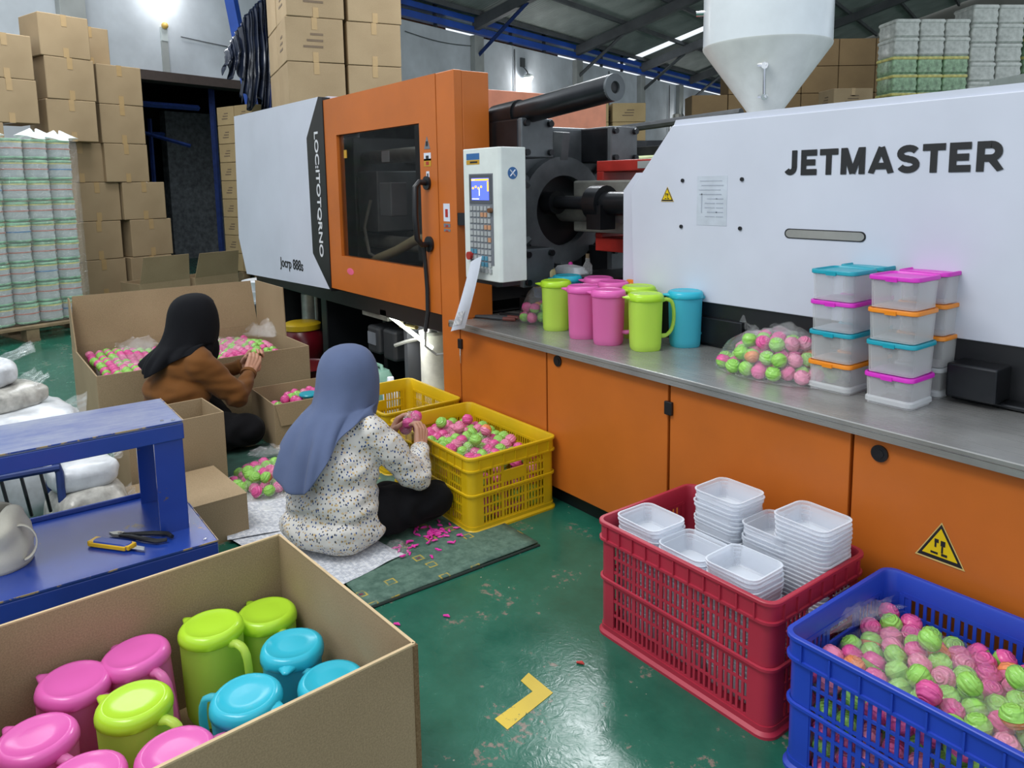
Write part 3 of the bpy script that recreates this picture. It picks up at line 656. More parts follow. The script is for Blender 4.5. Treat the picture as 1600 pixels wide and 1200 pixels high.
# --- clamp guard: orange sliding gate
gx0, gx1, gz0, gz1 = -4.735, -3.165, .725, 1.955
wx0, wx1, wz0, wz1 = -4.555, -3.508, .952, 1.722
G = MB()
G.bb(gx0, wx0, YF, YF+.05, gz0, gz1); G.bb(wx1, -3.335, YF, YF+.05, gz0, gz1); G.bb(wx0, wx1, YF, YF+.05, wz1, gz1); G.bb(wx0, wx1, YF, YF+.05, gz0, wz0)
GATE = part('safety_gate', G, ORANGE)
m = MB(); m.bb(-3.331, gx1, YF, YF+.05, 0.0, gz1); m.bb(gx1-.03, gx1, YF+.05, 2.24, .72, gz1-.002); m.bb(gx1-.03, gx1, YF+.05, 2.12, 0, .72); part('guard_post', m, ORANGE, bevel=.004)
m = MB(); m.bb(gx0+.01, gx1-.01, YF+.05, 2.24, gz1-.03, gz1-.004); part('guard_top', m, ORANGE)
GLASS = NT('smoked_window'); GLASS.set(Base_Color=(.012, .012, .014, 1), Roughness=.08)
tr = GLASS.new('ShaderNodeBsdfTransparent'); tr.inputs[0].default_value = (.82, .82, .8, 1); mx = GLASS.new('ShaderNodeMixShader'); mx.inputs[0].default_value = .16
GLASS.link(tr.outputs[0], mx.inputs[1]); GLASS.link(GLASS.b.outputs[0], mx.inputs[2]); GLASS.link(mx.outputs[0], GLASS.out.inputs[0]); GLASS = GLASS.m
m = MB(); m.bb(wx0-.01, wx1+.01, YF+.018, YF+.024, wz0-.01, wz1+.01); m.build('window_pane', GLASS, GATE)
m = MB(); m.tube([(-3.437, YF, 1.41), (-3.437, YF-.05, 1.415), (-3.437, YF-.075, 1.39), (-3.437, YF-.08, 1.25), (-3.432, YF-.075, 1.12), (-3.43, YF-.05, 1.09), (-3.43, YF, 1.09)], .0155, 12)
m.cyl((-3.437, YF-.012, 1.41), (-3.437, YF, 1.41), .036, n=18); m.cyl((-3.43, YF-.012, 1.09), (-3.43, YF, 1.09), .042, n=18); m.build('handle', BLACK, GATE, smooth=True)
m = MB(); m.tube([(-3.445, YF-.03, 1.075), (-3.452, YF-.02, 1.0), (-3.448, YF-.015, .85), (-3.45, YF-.015, .72), (-3.455, YF-.03, .62)], .0115, 8); part('cable_sleeve', m, BLACK, smooth=True)
m = MB(); m.tube([(-3.455, YF-.03, .62), (-3.46, YF-.03, .54), (-3.43, YF+.02, .49), (-3.38, YF+.05, .50)], .007, 6); part('hose', m, mat('grey_hose', '#8a8d8a', .5), smooth=True)
for i, (x, z, w, h, mt) in enumerate(((-3.43, 1.615, .05, .055, GREYP), (-3.43, 1.545, .07, .04, PAPER), (-3.43, 1.515, .07, .04, GOLD), (-3.43, 1.455, .03, .03, PAPER), (-3.255, 1.26, .06, .09, PAPER), (-3.255, 1.195, .06, .018, GREYP), (-3.255, 1.17, .06, .012, GREYP))):
    m = MB()
    if i == 0: m.prism([(x-.03, z-.03), (x+.03, z-.03), (x, z+.035)], 'y', YF-.0015, YF)
    else: m.box((x, YF-.0005, z), (w, .002, h))
    s_ = m.build('sticker', mt, GATE if i < 4 else MA)
    m = MB(); m.box((x, YF-.002, z-.003), (w*.4, .001, h*.45)); m.build('sticker_print', INK, s_) if i in (0, 1, 3) else m.build('sticker_print', RED, s_)
    if i == 4:
        for l_ in [c for c in kids(MA) if c.name.startswith('sticker')]: pass
m = MB(); m.box((-4.46, YF+.014, 1.60), (.04, .003, .05)); m.build('sticker', GOLD, GATE)
m = MB(); m.box((-3.60, YF+.014, 1.32), (.05, .003, .08)); s_ = m.build('sticker', PAPER, GATE); m = MB(); m.box((-3.60, YF+.012, 1.325), (.02, .002, .04)); m.build('sticker_print', RED, s_)
m = MB(); m.sphere((-4.43, YF-.0005, .86), (.05, .001, .022)); m.build('pink_mark', mat('pink_chalk', '#dd5f80', .8), GATE)
# mechanism seen through the window
m = MB(); m.bb(-6.55, -3.55, 3.15, 3.2, .72, 1.93); part('inner_back_panel', m, mat('inner_dark', '#4a4945', .6, var=.3))
m = MB(); m.bb(-5.4, -5.1, 2.4, 3.0, .8, 1.75); MP = part('moving_platen', m, IRON, bevel=.01)
m = MB(); m.bb(-4.3, -4.05, 2.45, 3.0, .9, 1.8); m.build('platen_block', IRON, MP, bevel=.01)
for y, z in ((2.5, 1.6), (2.5, 1.0), (2.85, 1.6), (2.85, 1.0)):
    m = MB(); m.cyl((-6.2, y, z), (-3.3, y, z), .05, n=14); part('tie_bar', m, PALEMETAL, smooth=True)
m = MB(); m.bb(-5.05, -4.75, 2.4, 2.75, 1.08, 1.5); part('mould_block', m, mat('mould_grey', '#8b9094', .4, metal=.3), bevel=.008)
m = MB(); m.bb(-4.52, -4.36, 2.3, 2.42, 1.2, 1.42); part('valve_box', m, GREYP, bevel=.008)
m = MB(); m.bb(-4.44, -4.34, 2.285, 2.29, 1.55, 1.62); part('rating_plate', m, PAPER)
m = MB(); m.tube([(-4.62, 2.3, .90), (-4.40, 2.22, .935), (-4.12, 2.2, 1.0), (-3.88, 2.2, 1.08), (-3.70, 2.2, 1.10), (-3.5, 2.3, 1.08)], .03, 10); part('flexible_hose', m, mat('hose_tan', '#9a8f72', .5), smooth=True)
m = MB(); m.tube([(-4.75, 2.35, 1.3), (-4.72, 2.28, 1.12), (-4.6, 2.25, .95), (-4.5, 2.25, .93)], .011, 6); part('hydraulic_hose', m, PALEMETAL, smooth=True)
# --- white clamp cover with black trim
m = MB(); m.prism([(-6.61, 2.0), (-6.69, .97), (-6.53, .665), (-4.74, .712), (-5.02, .94), (-5.03, 1.73), (-4.80, 1.985)], 'y', YF, YF+.04); m.bb(-6.6, -4.74, YF+.04, 3.2, 1.93, 1.985); m.bb(-6.62, -6.58, YF+.04, 3.2, .70, 1.97); WC = part('clamp_cover', m, WHITE)
m = MB(); m.prism([(-4.80, 1.985), (-5.03, 1.73), (-5.02, .94), (-4.74, .70), (-4.738, .70), (-4.738, 1.975)], 'y', YF-.006, YF+.05); TRM = part('cover_trim', m, BLACK)
me = text_mesh('LOC:ITOTQRNO', .11, mat('trim_letter_white', '#d8dade', .5), .0008, .002, 1.0)
o_ = link('lettering', me, TRM); o_.matrix_local = Matrix.Translation((-4.865, YF-.0075, 1.345)) @ Matrix.Rotation(R(90), 4, 'Y') @ Matrix.Rotation(R(90), 4, 'X')
o_.scale = (1.02, .78, 1)
me = text_mesh('Jocrp 888s', .105, INK, .0006, .0015, 1.02); o_ = link('lettering', me, WC); o_.matrix_local = Matrix.Translation((-5.455, YF-.002, .828)) @ Matrix.Rotation(R(90), 4, 'X')
m = MB(); m.bb(-6.5, -3.4, 2.3, 3.2, .7, .75); part('clamp_tray', m, BLACK)
# --- fixed platen with corner nuts and the round nozzle recess
px = -3.16
m = MB(); m.bb(px-.1, px, 2.27, 3.05, .86, 1.70); PLAT = part('fixed_platen', m, IRON, bevel=.015)
for y, z in ((2.36, 1.62), (2.96, 1.60), (2.36, .98), (2.96, .96)):
    m = MB(); m.box((px+.06, y, z), (.3, .2, .19)); nb = m.build('nut_block', BLACKM, PLAT, bevel=.01)
    m = MB(); m.box((px+.22, y, z), (.03, .2, .19)); m.build('nut_plate', IRON, nb, bevel=.006)
    for sy in (-1, 1):
        for sz in (-1, 1):
            m = MB(); m.cyl((px+.23, y+sy*.075, z+sz*.07), (px+.255, y+sy*.075, z+sz*.07), .016, n=10); m.build('bolt', BLACKM, nb, smooth=True)
def ring_part(name, y, z, r0, r1, x0, x1, mt, parent, n=36):
    m = MB(); vs = []; fs = []
    for x in (x0, x1):
        for r in (r0, r1):
            for k in range(n): vs.append((x, y+r*math.cos(2*math.pi*k/n), z+r*math.sin(2*math.pi*k/n)))
    for k in range(n):
        k2 = (k+1) % n
        fs += [(k, k2, n+k2, n+k), (2*n+k, 3*n+k, 3*n+k2, 2*n+k2), (n+k, n+k2, 3*n+k2, 3*n+k), (k, 2*n+k, 2*n+k2, k2)]
    m.add(vs, fs); return m.build(name, mt, parent, smooth=True)
ring_part('platen_ring', 2.68, 1.25, .19, .29, px, px+.06, IRON, PLAT)
m = MB(); m.cyl((px+.002, 2.68, 1.25), (px+.012, 2.68, 1.25), .195, n=32); m.build('nozzle_recess', BLACK, PLAT)
for k in range(6):
    a = R(30+60*k); m = MB(); m.tube([(px+.02, 2.68+.28*math.cos(a), 1.25+.28*math.sin(a)), (px+.04, 2.68+.42*math.cos(a), 1.25+.42*math.sin(a))], .05, 6); m.build('platen_rib', IRON, PLAT)
m = MB(); m.box((px+.035, 2.50, 1.40), (.003, .05, .07)); m.build('label_tag', PAPER, PLAT)
m = MB(); m.cyl((px+.1, 2.33, 1.742), (-2.37, 2.33, 1.80), .058, n=28); m.cyl((px-.06, 2.33, 1.735), (px+.14, 2.33, 1.745), .068, n=24); TB = part('guide_bar', m, BLACKM, smooth=True)
ring_part('bar_end', 2.33, 1.80, .026, .058, -2.371, -2.358, IRON, TB); m = MB(); m.cyl((-2.372, 2.33, 1.80), (-2.369, 2.33, 1.80), .03, n=20); m.build('bar_bore', INK, TB)
m = MB(); m.bb(-3.52, -3.49, 2.24, 3.37, 1.0, 1.92); part('rear_guard', m, mat('orange_paint_pale', '#d98a6a', .4), bevel=.004)
m = MB(); m.bb(-3.5, -3.47, 3.1, 3.4, .75, 1.1); part('rear_guard_lower', m, ORANGE)
# injection carriage rods and barrel
m = MB(); m.cyl((px+.05, 2.60, 1.297), (-2.78, 2.60, 1.297), .034, n=18); m.cyl((px+.02, 2.60, 1.297), (px+.1, 2.60, 1.297), .062, n=18); m.cyl((-2.86, 2.60, 1.297), (-2.76, 2.60, 1.297), .038, n=18); part('carriage_rod', m, BLACKM, smooth=True)
m = MB(); m.cyl((-2.78, 2.60, 1.297), (-2.69, 2.60, 1.297), .088, n=20); m.cyl((-2.69, 2.60, 1.297), (-2.49, 2.60, 1.297), .058, n=20); m.bb(-2.76, -2.66, 2.53, 2.63, 1.17, 1.29); part('carriage_cylinder', m, BLACKM, smooth=True)
m = MB(); m.bb(-3.05, -2.45, 2.70, 2.95, 1.325, 1.41); part('barrel_guard', m, PALEMETAL, bevel=.01)
m = MB(); m.bb(-3.05, -2.45, 2.70, 2.95, 1.14, 1.27); part('barrel_guard', m, PALEMETAL, bevel=.01)
m = MB(); m.cyl((px, 2.72, 1.26), (-2.2, 2.72, 1.26), .07, n=18); part('barrel', m, PALEMETAL, smooth=True)
m = MB(); m.bb(-2.92, -2.3, 2.75, 3.05, 1.455, 1.51); m.bb(-2.92, -2.87, 2.75, 3.05, 1.395, 1.455); RB = part('red_bracket', m, REDP, bevel=.004)
m = MB(); m.bb(-2.93, -2.3, 2.75, 3.05, 1.04, 1.11); m.bb(-2.93, -2.88, 2.75, 3.05, 1.11, 1.135); part('red_bracket', m, REDP, bevel=.004)
m = MB(); m.bb(-2.62, -2.42, 2.742, 2.75, 1.465, 1.50); m.build('bracket_plate', COLM, RB)
m = MB(); m.bb(-3.0, -2.62, 2.5, 3.0, .74, .93); m.bb(-2.95, -2.85, 2.4, 2.5, .72, .8); part('ejector_block', m, BLACK, bevel=.02)
m = MB(); m.bb(-3.15, .5, 2.5, 3.2, .66, .90); part('carriage_base', m, BLACK)
for x0, x1, y0, z0, z1 in ((-1.75, -1.3, 2.47, .74, .80), (-1.0, -.55, 2.44, .72, .735), (-1.0, -.86, 2.40, .735, .84), (-.6, -.3, 2.44, .74, .83), (-2.05, -1.8, 2.48, .73, .84)):
    m = MB(); m.bb(x0, x1, y0, 2.56, z0, z1); part('slide_block', m, BLACKM, bevel=.006)
m = MB(); m.tube([(-1.0, 2.45, .80), (-.95, 2.42, .815), (-.9, 2.42, .80)], .009, 6); part('fitting', m, CHROME, smooth=True)
# --- injection cover with lettering
YC = 2.49
m = MB(); m.prism([(-2.40, .90), (-2.42, 1.36), (-2.18, 1.632), (.6, 1.65), (.6, .90)], 'y', YC, YC+.03); JC = part('injection_cover', m, WHITE, bevel=.003)
m = MB(); m.prism([(-2.185, 1.625), (.6, 1.645), (.6, 1.675), (-2.17, 1.655)], 'y', YC+.01, YC+.62); part('cover_top', m, WHITE)
m = MB(); m.prism([(-2.50, .90), (-2.50, 1.36), (-2.42, 1.44), (-2.38, 1.44), (-2.38, .90)], 'y', YC+.035, YC+.6); part('cover_end', m, WHITE)
m = MB(); m.bb(-.0, .6, YC+.03, YC+.6, .9, 1.64); part('cover_core', m, WHITE)
def arc(cx_, cy_, rx, ry, a0, a1, n=10): return [(cx_+rx*math.cos(R(a0+(a1-a0)*k/n)), cy_+ry*math.sin(R(a0+(a1-a0)*k/n))) for k in range(n+1)]
GLY = {  # heavy block capitals as stroke centre lines in a box 0..w x 0..1
 'J': (.62, [[(.46, 1), (.46, .32)]+arc(.29, .32, .17, .19, 0, -150)]), 'E': (.74, [[(.16, 0), (.16, 1)], [(.1, .12), (.70, .12)], [(.1, .5), (.64, .5)], [(.1, .88), (.70, .88)]]),
 'T': (.72, [[(.36, 0), (.36, .9)], [(0, .88), (.72, .88)]]), 'M': (.98, [[(.15, 0), (.15, 1)], [(.83, 0), (.83, 1)], [(.18, .98), (.49, .02)], [(.80, .98), (.49, .02)]]),
 'A': (.92, [[(.11, 0), (.46, .97)], [(.81, 0), (.46, .97)], [(.22, .28), (.70, .28)]]), 'S': (.78, [arc(.39, .7, .27, .18, 25, 180, 8)+arc(.39, .7, .27, .19, 195, 265, 4)+arc(.39, .3, .27, .19, 85, -10, 5)+arc(.39, .3, .27, .18, -25, -160, 8)]),
 'R': (.86, [[(.16, 0), (.16, 1)], [(.1, .88), (.45, .88)]+arc(.45, .66, .22, .22, 90, -90, 10)+[(.1, .44)], [(.44, .46), (.74, 0)]])}
def stroke_text(body, height, width, sw, gap, parent, mt, Mx):
    tot = sum(GLY[c][0] for c in body)+gap*(len(body)-1); kx = width/tot; x = -width/2
    for c in body:
        w0, lines = GLY[c]; m = MB()
        for ln in lines:
            P_ = [Vector((x+p[0]*kx, (p[1]-.5)*height)) for p in ln]; n = len(P_); Lf = []; Rt = []
            for i in range(n):
                d0 = (P_[i]-P_[i-1]).normalized() if i else (P_[1]-P_[0]).normalized(); d1 = (P_[i+1]-P_[i]).normalized() if i < n-1 else d0
                t_ = (d0+d1).normalized(); nr = Vector((-t_.y, t_.x)); Lf.append(P_[i]+nr*sw/2); Rt.append(P_[i]-nr*sw/2)
            zo = .001+.0002*lines.index(ln); vs = [(p.x, p.y, zo) for p in Lf+Rt]; m.add(vs, [(i, i+1, n+i+1, n+i) for i in range(n-1)])
        # trim to the cap height and base line
        m.v = [(a, max(-height/2, min(height/2, b)), z) for a, b, z in m.v]
        o_ = m.build('letter', mt, parent); o_.matrix_local = Mx; x += (w0+gap)*kx
stroke_text('JETMASTER', .090, .73, .0215, .07, JC, INK, Matrix.Translation((-1.277, YC-.0012, 1.459)) @ Matrix.Rotation(R(90), 4, 'X'))
SX = YC/2.45
def cx(x): return x*SX
def cz(z): return 1.4+(z-1.4)*SX
for x, z in ((-2.084, 1.402), (-1.793, 1.403), (-2.088, 1.212), (-1.796, 1.215)):
    m = MB(); m.cyl((cx(x), YC-.006, cz(z)), (cx(x), YC+.001, cz(z)), .008, n=12); m.build('screw', BLACK, JC, smooth=True)
warn_sign(cx(-2.166), YC-.001, cz(1.343), .066, JC)
px0, pz0 = cx(-1.935), cz(1.32)
m = MB(); m.box((px0, YC-.0005, pz0), (.15, .0014, .2)); PD = m.build('data_sheet', mat('data_sheet_film', '#bcc4cf', .35), JC)
m = MB()
for i in range(9):
    z = pz0+.08-i*.018
    m.box((px0-.005+.008*math.sin(i*2), YC-.0016, z), (.11 if i < 4 else .05, .0008, .0045 if i % 2 else .003))
    if i >= 4: m.box((px0+.04, YC-.0016, z), (.035, .0008, .004))
m.box((px0-.05, YC-.0016, pz0-.01), (.006, .0008, .08)); m.build('data_print', mat('grey_print', '#9fa7b4', .6), PD)
m = MB(); sl = []
for k in range(9): sl.append((cx(-1.585)-.018*math.sin(math.pi*k/8), cz(1.205)+.018*math.cos(math.pi*k/8)))
for k in range(9): sl.append((cx(-1.315)+.018*math.sin(math.pi*k/8), cz(1.205)-.018*math.cos(math.pi*k/8)))
m.prism(sl, 'y', YC-.0022, YC); m.build('slot_rim', INK, JC)
cx0 = cx(-1.45); cz0 = cz(1.205); m = MB(); m.prism([(cx0+(a-cx0)*.965, cz0+(b-cz0)*.80) for a, b in sl], 'y', YC-.003, YC); m.build('slot', mat('slot_dim', '#8b8c88', .5), JC)
# --- hopper
HP = MB(); HC = (-2.03, 2.92, 0)
HP.lathe([(.268, 1.97), (.268, 2.9), (.26, 2.93)], HC, 48); HOP = part('hopper', HP, mat('hopper_white', '#cfd6da', .2, var=.02), smooth=True)
m = MB(); m.lathe([(.05, 1.62), (.055, 1.67), (.268, 1.965), (.27, 1.975)], HC, 48); m.build('hopper_cone', mat('hopper_cone_grey', '#c2c6c2', .35, var=.04), HOP, smooth=True)
cd = Vector((.55, -.83, 0))
def con(z, r): return Vector(HC)+cd*r+Vector((0, 0, z))
m = MB(); m.tube([con(1.865, .19), con(1.862, .235)], .014, 8); m.tube([con(1.75, .105), con(1.745, .15)], .014, 8); m.tube([con(1.865, .225), con(1.75, .142)], .006, 6)
m.tube([con(1.865, .225)+Vector((-.03, 0, .004)), con(1.865, .225)+Vector((.012, 0, 0))], .008, 6); m.tube([con(1.748, .142)+Vector((-.028, 0, .002)), con(1.748, .142)+Vector((.012, 0, 0))], .008, 6); m.build('sight_glass', CHROME, HOP, smooth=True)
m = MB(); m.cyl(Vector(HC)+Vector((-.21, -.165, 2.13)), Vector(HC)+Vector((-.235, -.185, 2.13)), .012, n=8); m.build('clip', CHROME, HOP)
m = MB(); m.lathe([(.12, 1.60), (.12, 1.64), (.06, 1.66)], HC, 24); m.build('hopper_flange', PALEMETAL, HOP, smooth=True)
# --- control box on its bracket
CBX = MB(); X0, X1, Y0, Z0, Z1 = -2.995, -2.722, 1.965, .958, 1.562
CBX.prism([(X0, Y0), (X1, Y0), (X1+.012, Y0+.014), (X1+.012, Y0+.15), (X0, Y0+.15)], 'z', Z0, Z1); CB = part('control_box', CBX, PANELW, bevel=.004)
m = MB(); m.bb(X0+.05, X1-.035, Y0-.003, Y0, Z0+.075, Z1-.115); m.build('panel_frame', GREYP, CB)
m = MB(); m.bb(X0+.055, X1-.04, Y0-.005, Y0-.002, Z1-.25, Z1-.12); m.build('screen_bezel', mat('bezel_dark', '#4c5057', .4), CB)
sx0, sx1, sz0, sz1 = X0+.075, X1-.06, Z1-.235, Z1-.135
m = MB(); m.bb(sx0, sx1, Y0-.0062, Y0-.004, sz0, sz1); SCR = m.build('screen', emit('screen_blue', '#4d5fe0', .9), CB)
m = MB(); m.bb(sx0, sx1, Y0-.0072, Y0-.006, sz1-.012, sz1-.003); m.bb(sx1-.012, sx1, Y0-.0072, Y0-.006, sz0+.04, sz1-.015)
for i in range(4): m.bb(sx0+.006+.022*i, sx0+.02+.022*i, Y0-.0072, Y0-.006, sz1-.05+.006*(i % 2), sz1-.04+.006*(i % 2))
m.build('screen_graphic', emit('screen_amber', '#e0b040', .8), SCR)
m = MB(); m.bb(sx0+.06, sx0+.066, Y0-.0072, Y0-.006, sz0+.02, sz1-.045); m.bb(sx0+.004, sx0+.06, Y0-.0072, Y0-.006, sz0+.004, sz0+.008); m.bb(sx0+.004, sx0+.03, Y0-.0072, Y0-.006, sz1-.01, sz1-.006); m.build('screen_graphic', emit('screen_white', '#e8ecff', .8), SCR)
for r in range(11):
    for c in range(6):
        x = X0+.068+c*.0285; z = Z1-.272-r*.0285
        if r > 9 and c < 2: continue
        m = MB(); m.box((x, Y0-.0045, z), (.021, .005, .02)); mt = KEYB if (r in (8, 9) and c in (3, 4)) or (r == 7 and c < 2) else (KEYO if (r * 7 + c * 5) % 19 in (3, 8) else KEYS)
        m.build('key', mt, CB)
m = MB(); m.cyl((X0+.058, Y0-.022, Z0+.11), (X0+.058, Y0, Z0+.11), .019, n=18); m.build('stop_button', RED, CB, smooth=True)
m = MB(); m.cyl((X1-.046, Y0-.02, Z1-.28), (X1-.046, Y0, Z1-.28), .011, n=14); m.build('knob', mat('brown_knob', '#6b4526', .4), CB, smooth=True)
m = MB(); m.bb(X0+.03, X0+.135, Y0-.0015, Y0, Z1-.05, Z1-.022); m.build('sticker', BLUES, CB); m = MB(); m.bb(X0+.03, X0+.135, Y0-.0015, Y0, Z1-.072, Z1-.052); s_ = m.build('sticker', GOLD, CB)
m = MB(); m.bb(X0+.06, X0+.12, Y0-.0022, Y0-.001, Z1-.066, Z1-.058); m.build('sticker_print', INK, s_)
m = MB(); m.cyl((X1+.011, Y0+.075, Z1-.115), (X1+.0135, Y0+.075, Z1-.115), .027, n=24); s_ = m.build('round_sticker', BLUES, CB)
m = MB()
for a in (45, -45):
    d = Vector((0, math.cos(R(a)), math.sin(R(a))))*.02; p = Vector((X1+.014, Y0+.075, Z1-.115)); m.tube([p-d, p+d], .003, 4)
m.build('sticker_print', PAPER, s_)
m = MB(); m.bb(X0+.02, X1, Y0+.02, Y0+.12, Z0-.02, Z0); m.bb(-3.2, X0, Y0+.07, Y0+.11, 1.2, 1.26); part('control_bracket', m, BLACK)
m = MB(); m.bb(-3.15, -2.72, 2.40, 2.5, .717, .81); part('bed_step', m, BLACKM, bevel=.01)
# --- machinery below the clamp guard (parts of the machine)
m = MB(); m.bb(-4.48, -4.12, 2.12, 2.3, .565, .625); v = part('valve_manifold', m, PALEMETAL, bevel=.006)
for x in (-4.42, -4.33, -4.24, -4.17): 
    m = MB(); m.cyl((x, 2.17, .625), (x, 2.17, .67), .022, n=10); m.cyl((x, 2.17, .67), (x, 2.17, .69), .012, n=8); m.build('valve', BLACKM if x != -4.33 else mat('brass', '#a08a4a', .3, metal=.8), v, smooth=True)
m = MB(); m.bb(-3.98, -3.88, 2.12, 2.2, .55, .63); v = part('valve_block', m, mat('brass_pale', '#a59a78', .4, metal=.4), bevel=.006)
m = MB(); m.cyl((-3.95, 2.14, .63), (-3.95, 2.14, .67), .016, n=8); m.cyl((-3.9, 2.13, .575), (-3.78, 2.13, .58), .014, n=8); m.build('valve', mat('brass', '#a08a4a', .3, metal=.8), v, smooth=True)
for b_ in ((-4.46, -4.3, 2.14, 2.4, .32, .5), (-4.28, -4.12, 2.16, 2.4, .3, .5)):
    m = MB(); m.bb(*b_); part('motor_block', m, mat('motor_grey', '#2c2e31', .5), bevel=.02)
m = MB(); m.bb(-4.44, -4.33, 2.135, 2.142, .38, .46); part('motor_plate', m, GREYP)
m = MB(); m.bb(-3.92, -3.88, 2.12, 2.4, 0, .62); part('bed_rib', m, mat('rib_dark_grey', '#3a3c40', .5))
OILW = mat('oil_tank_white', '#c9c8bd', .5, var=.1)
m = MB(); m.cyl((-3.78, 2.24, .16), (-3.78, 2.24, .53), .078, n=24); OT = part('oil_tank', m, OILW, smooth=True)
m = MB(); m.cyl((-3.78, 2.24, .53), (-3.78, 2.24, .55), .085, n=24); m.cyl((-3.77, 2.23, .55), (-3.77, 2.23, .62), .03, n=14); m.build('tank_cap', PALEMETAL, OT, smooth=True)
m = MB(); m.tube([(-3.96, 2.08, .45), (-3.89, 2.12, .48), (-3.83, 2.18, .5)], .012, 6); m.build('tank_lever', PALEMETAL, OT, smooth=True)
m = MB(); m.bb(-3.87, -3.36, 2.36, 2.39, .1, .57); m.bb(-3.87, -3.34, 2.08, 2.36, .12, .16); part('drip_tray', m, OILW, bevel=.006)
m = MB(); m.cyl((-4.12, 2.12, .615), (-3.60, 2.12, .49), .012, n=12); part('tube_light', m, emit('tube_glow', '#f4fbf2', 5), smooth=True)
m = MB(); m.bb(-4.18, -4.10, 2.10, 2.14, .6, .64); part('tube_holder', m, PALEMETAL)
d = bpy.data.lights.new('tube_light_glow', 'AREA'); d.shape = 'RECTANGLE'; d.size = .5; d.size_y = .03; d.energy = 1.3
l = bpy.data.objects.new('tube_light_glow', d); COL.objects.link(l); l.location = (-3.80, 2.10, .535); l.rotation_euler = Vector((.0, .35, -1)).to_track_quat('-Z', 'X').to_euler(); l.parent = MA
# --- worktop
WT = thing('steel_worktop', 'brushed stainless steel worktop on the orange cabinets', 'worktop', (0, 0, 0))
m = MB(); m.bb(-3.22, .5, 2.0, 2.57, .70, .716); m.build('top_sheet', STEEL, WT, bevel=.003)
m = MB(); m.bb(-3.22, .5, 2.0, 2.006, .682, .70); m.bb(-3.22, -3.214, 2.0, 2.57, .682, .70); m.build('folded_edge', STEEL, WT)
m = MB(); m.bb(-1.2, .5, 2.565, 2.572, .716, .72); m.build('edge_strip', mat('amber_strip', '#b08a3c', .5), WT)
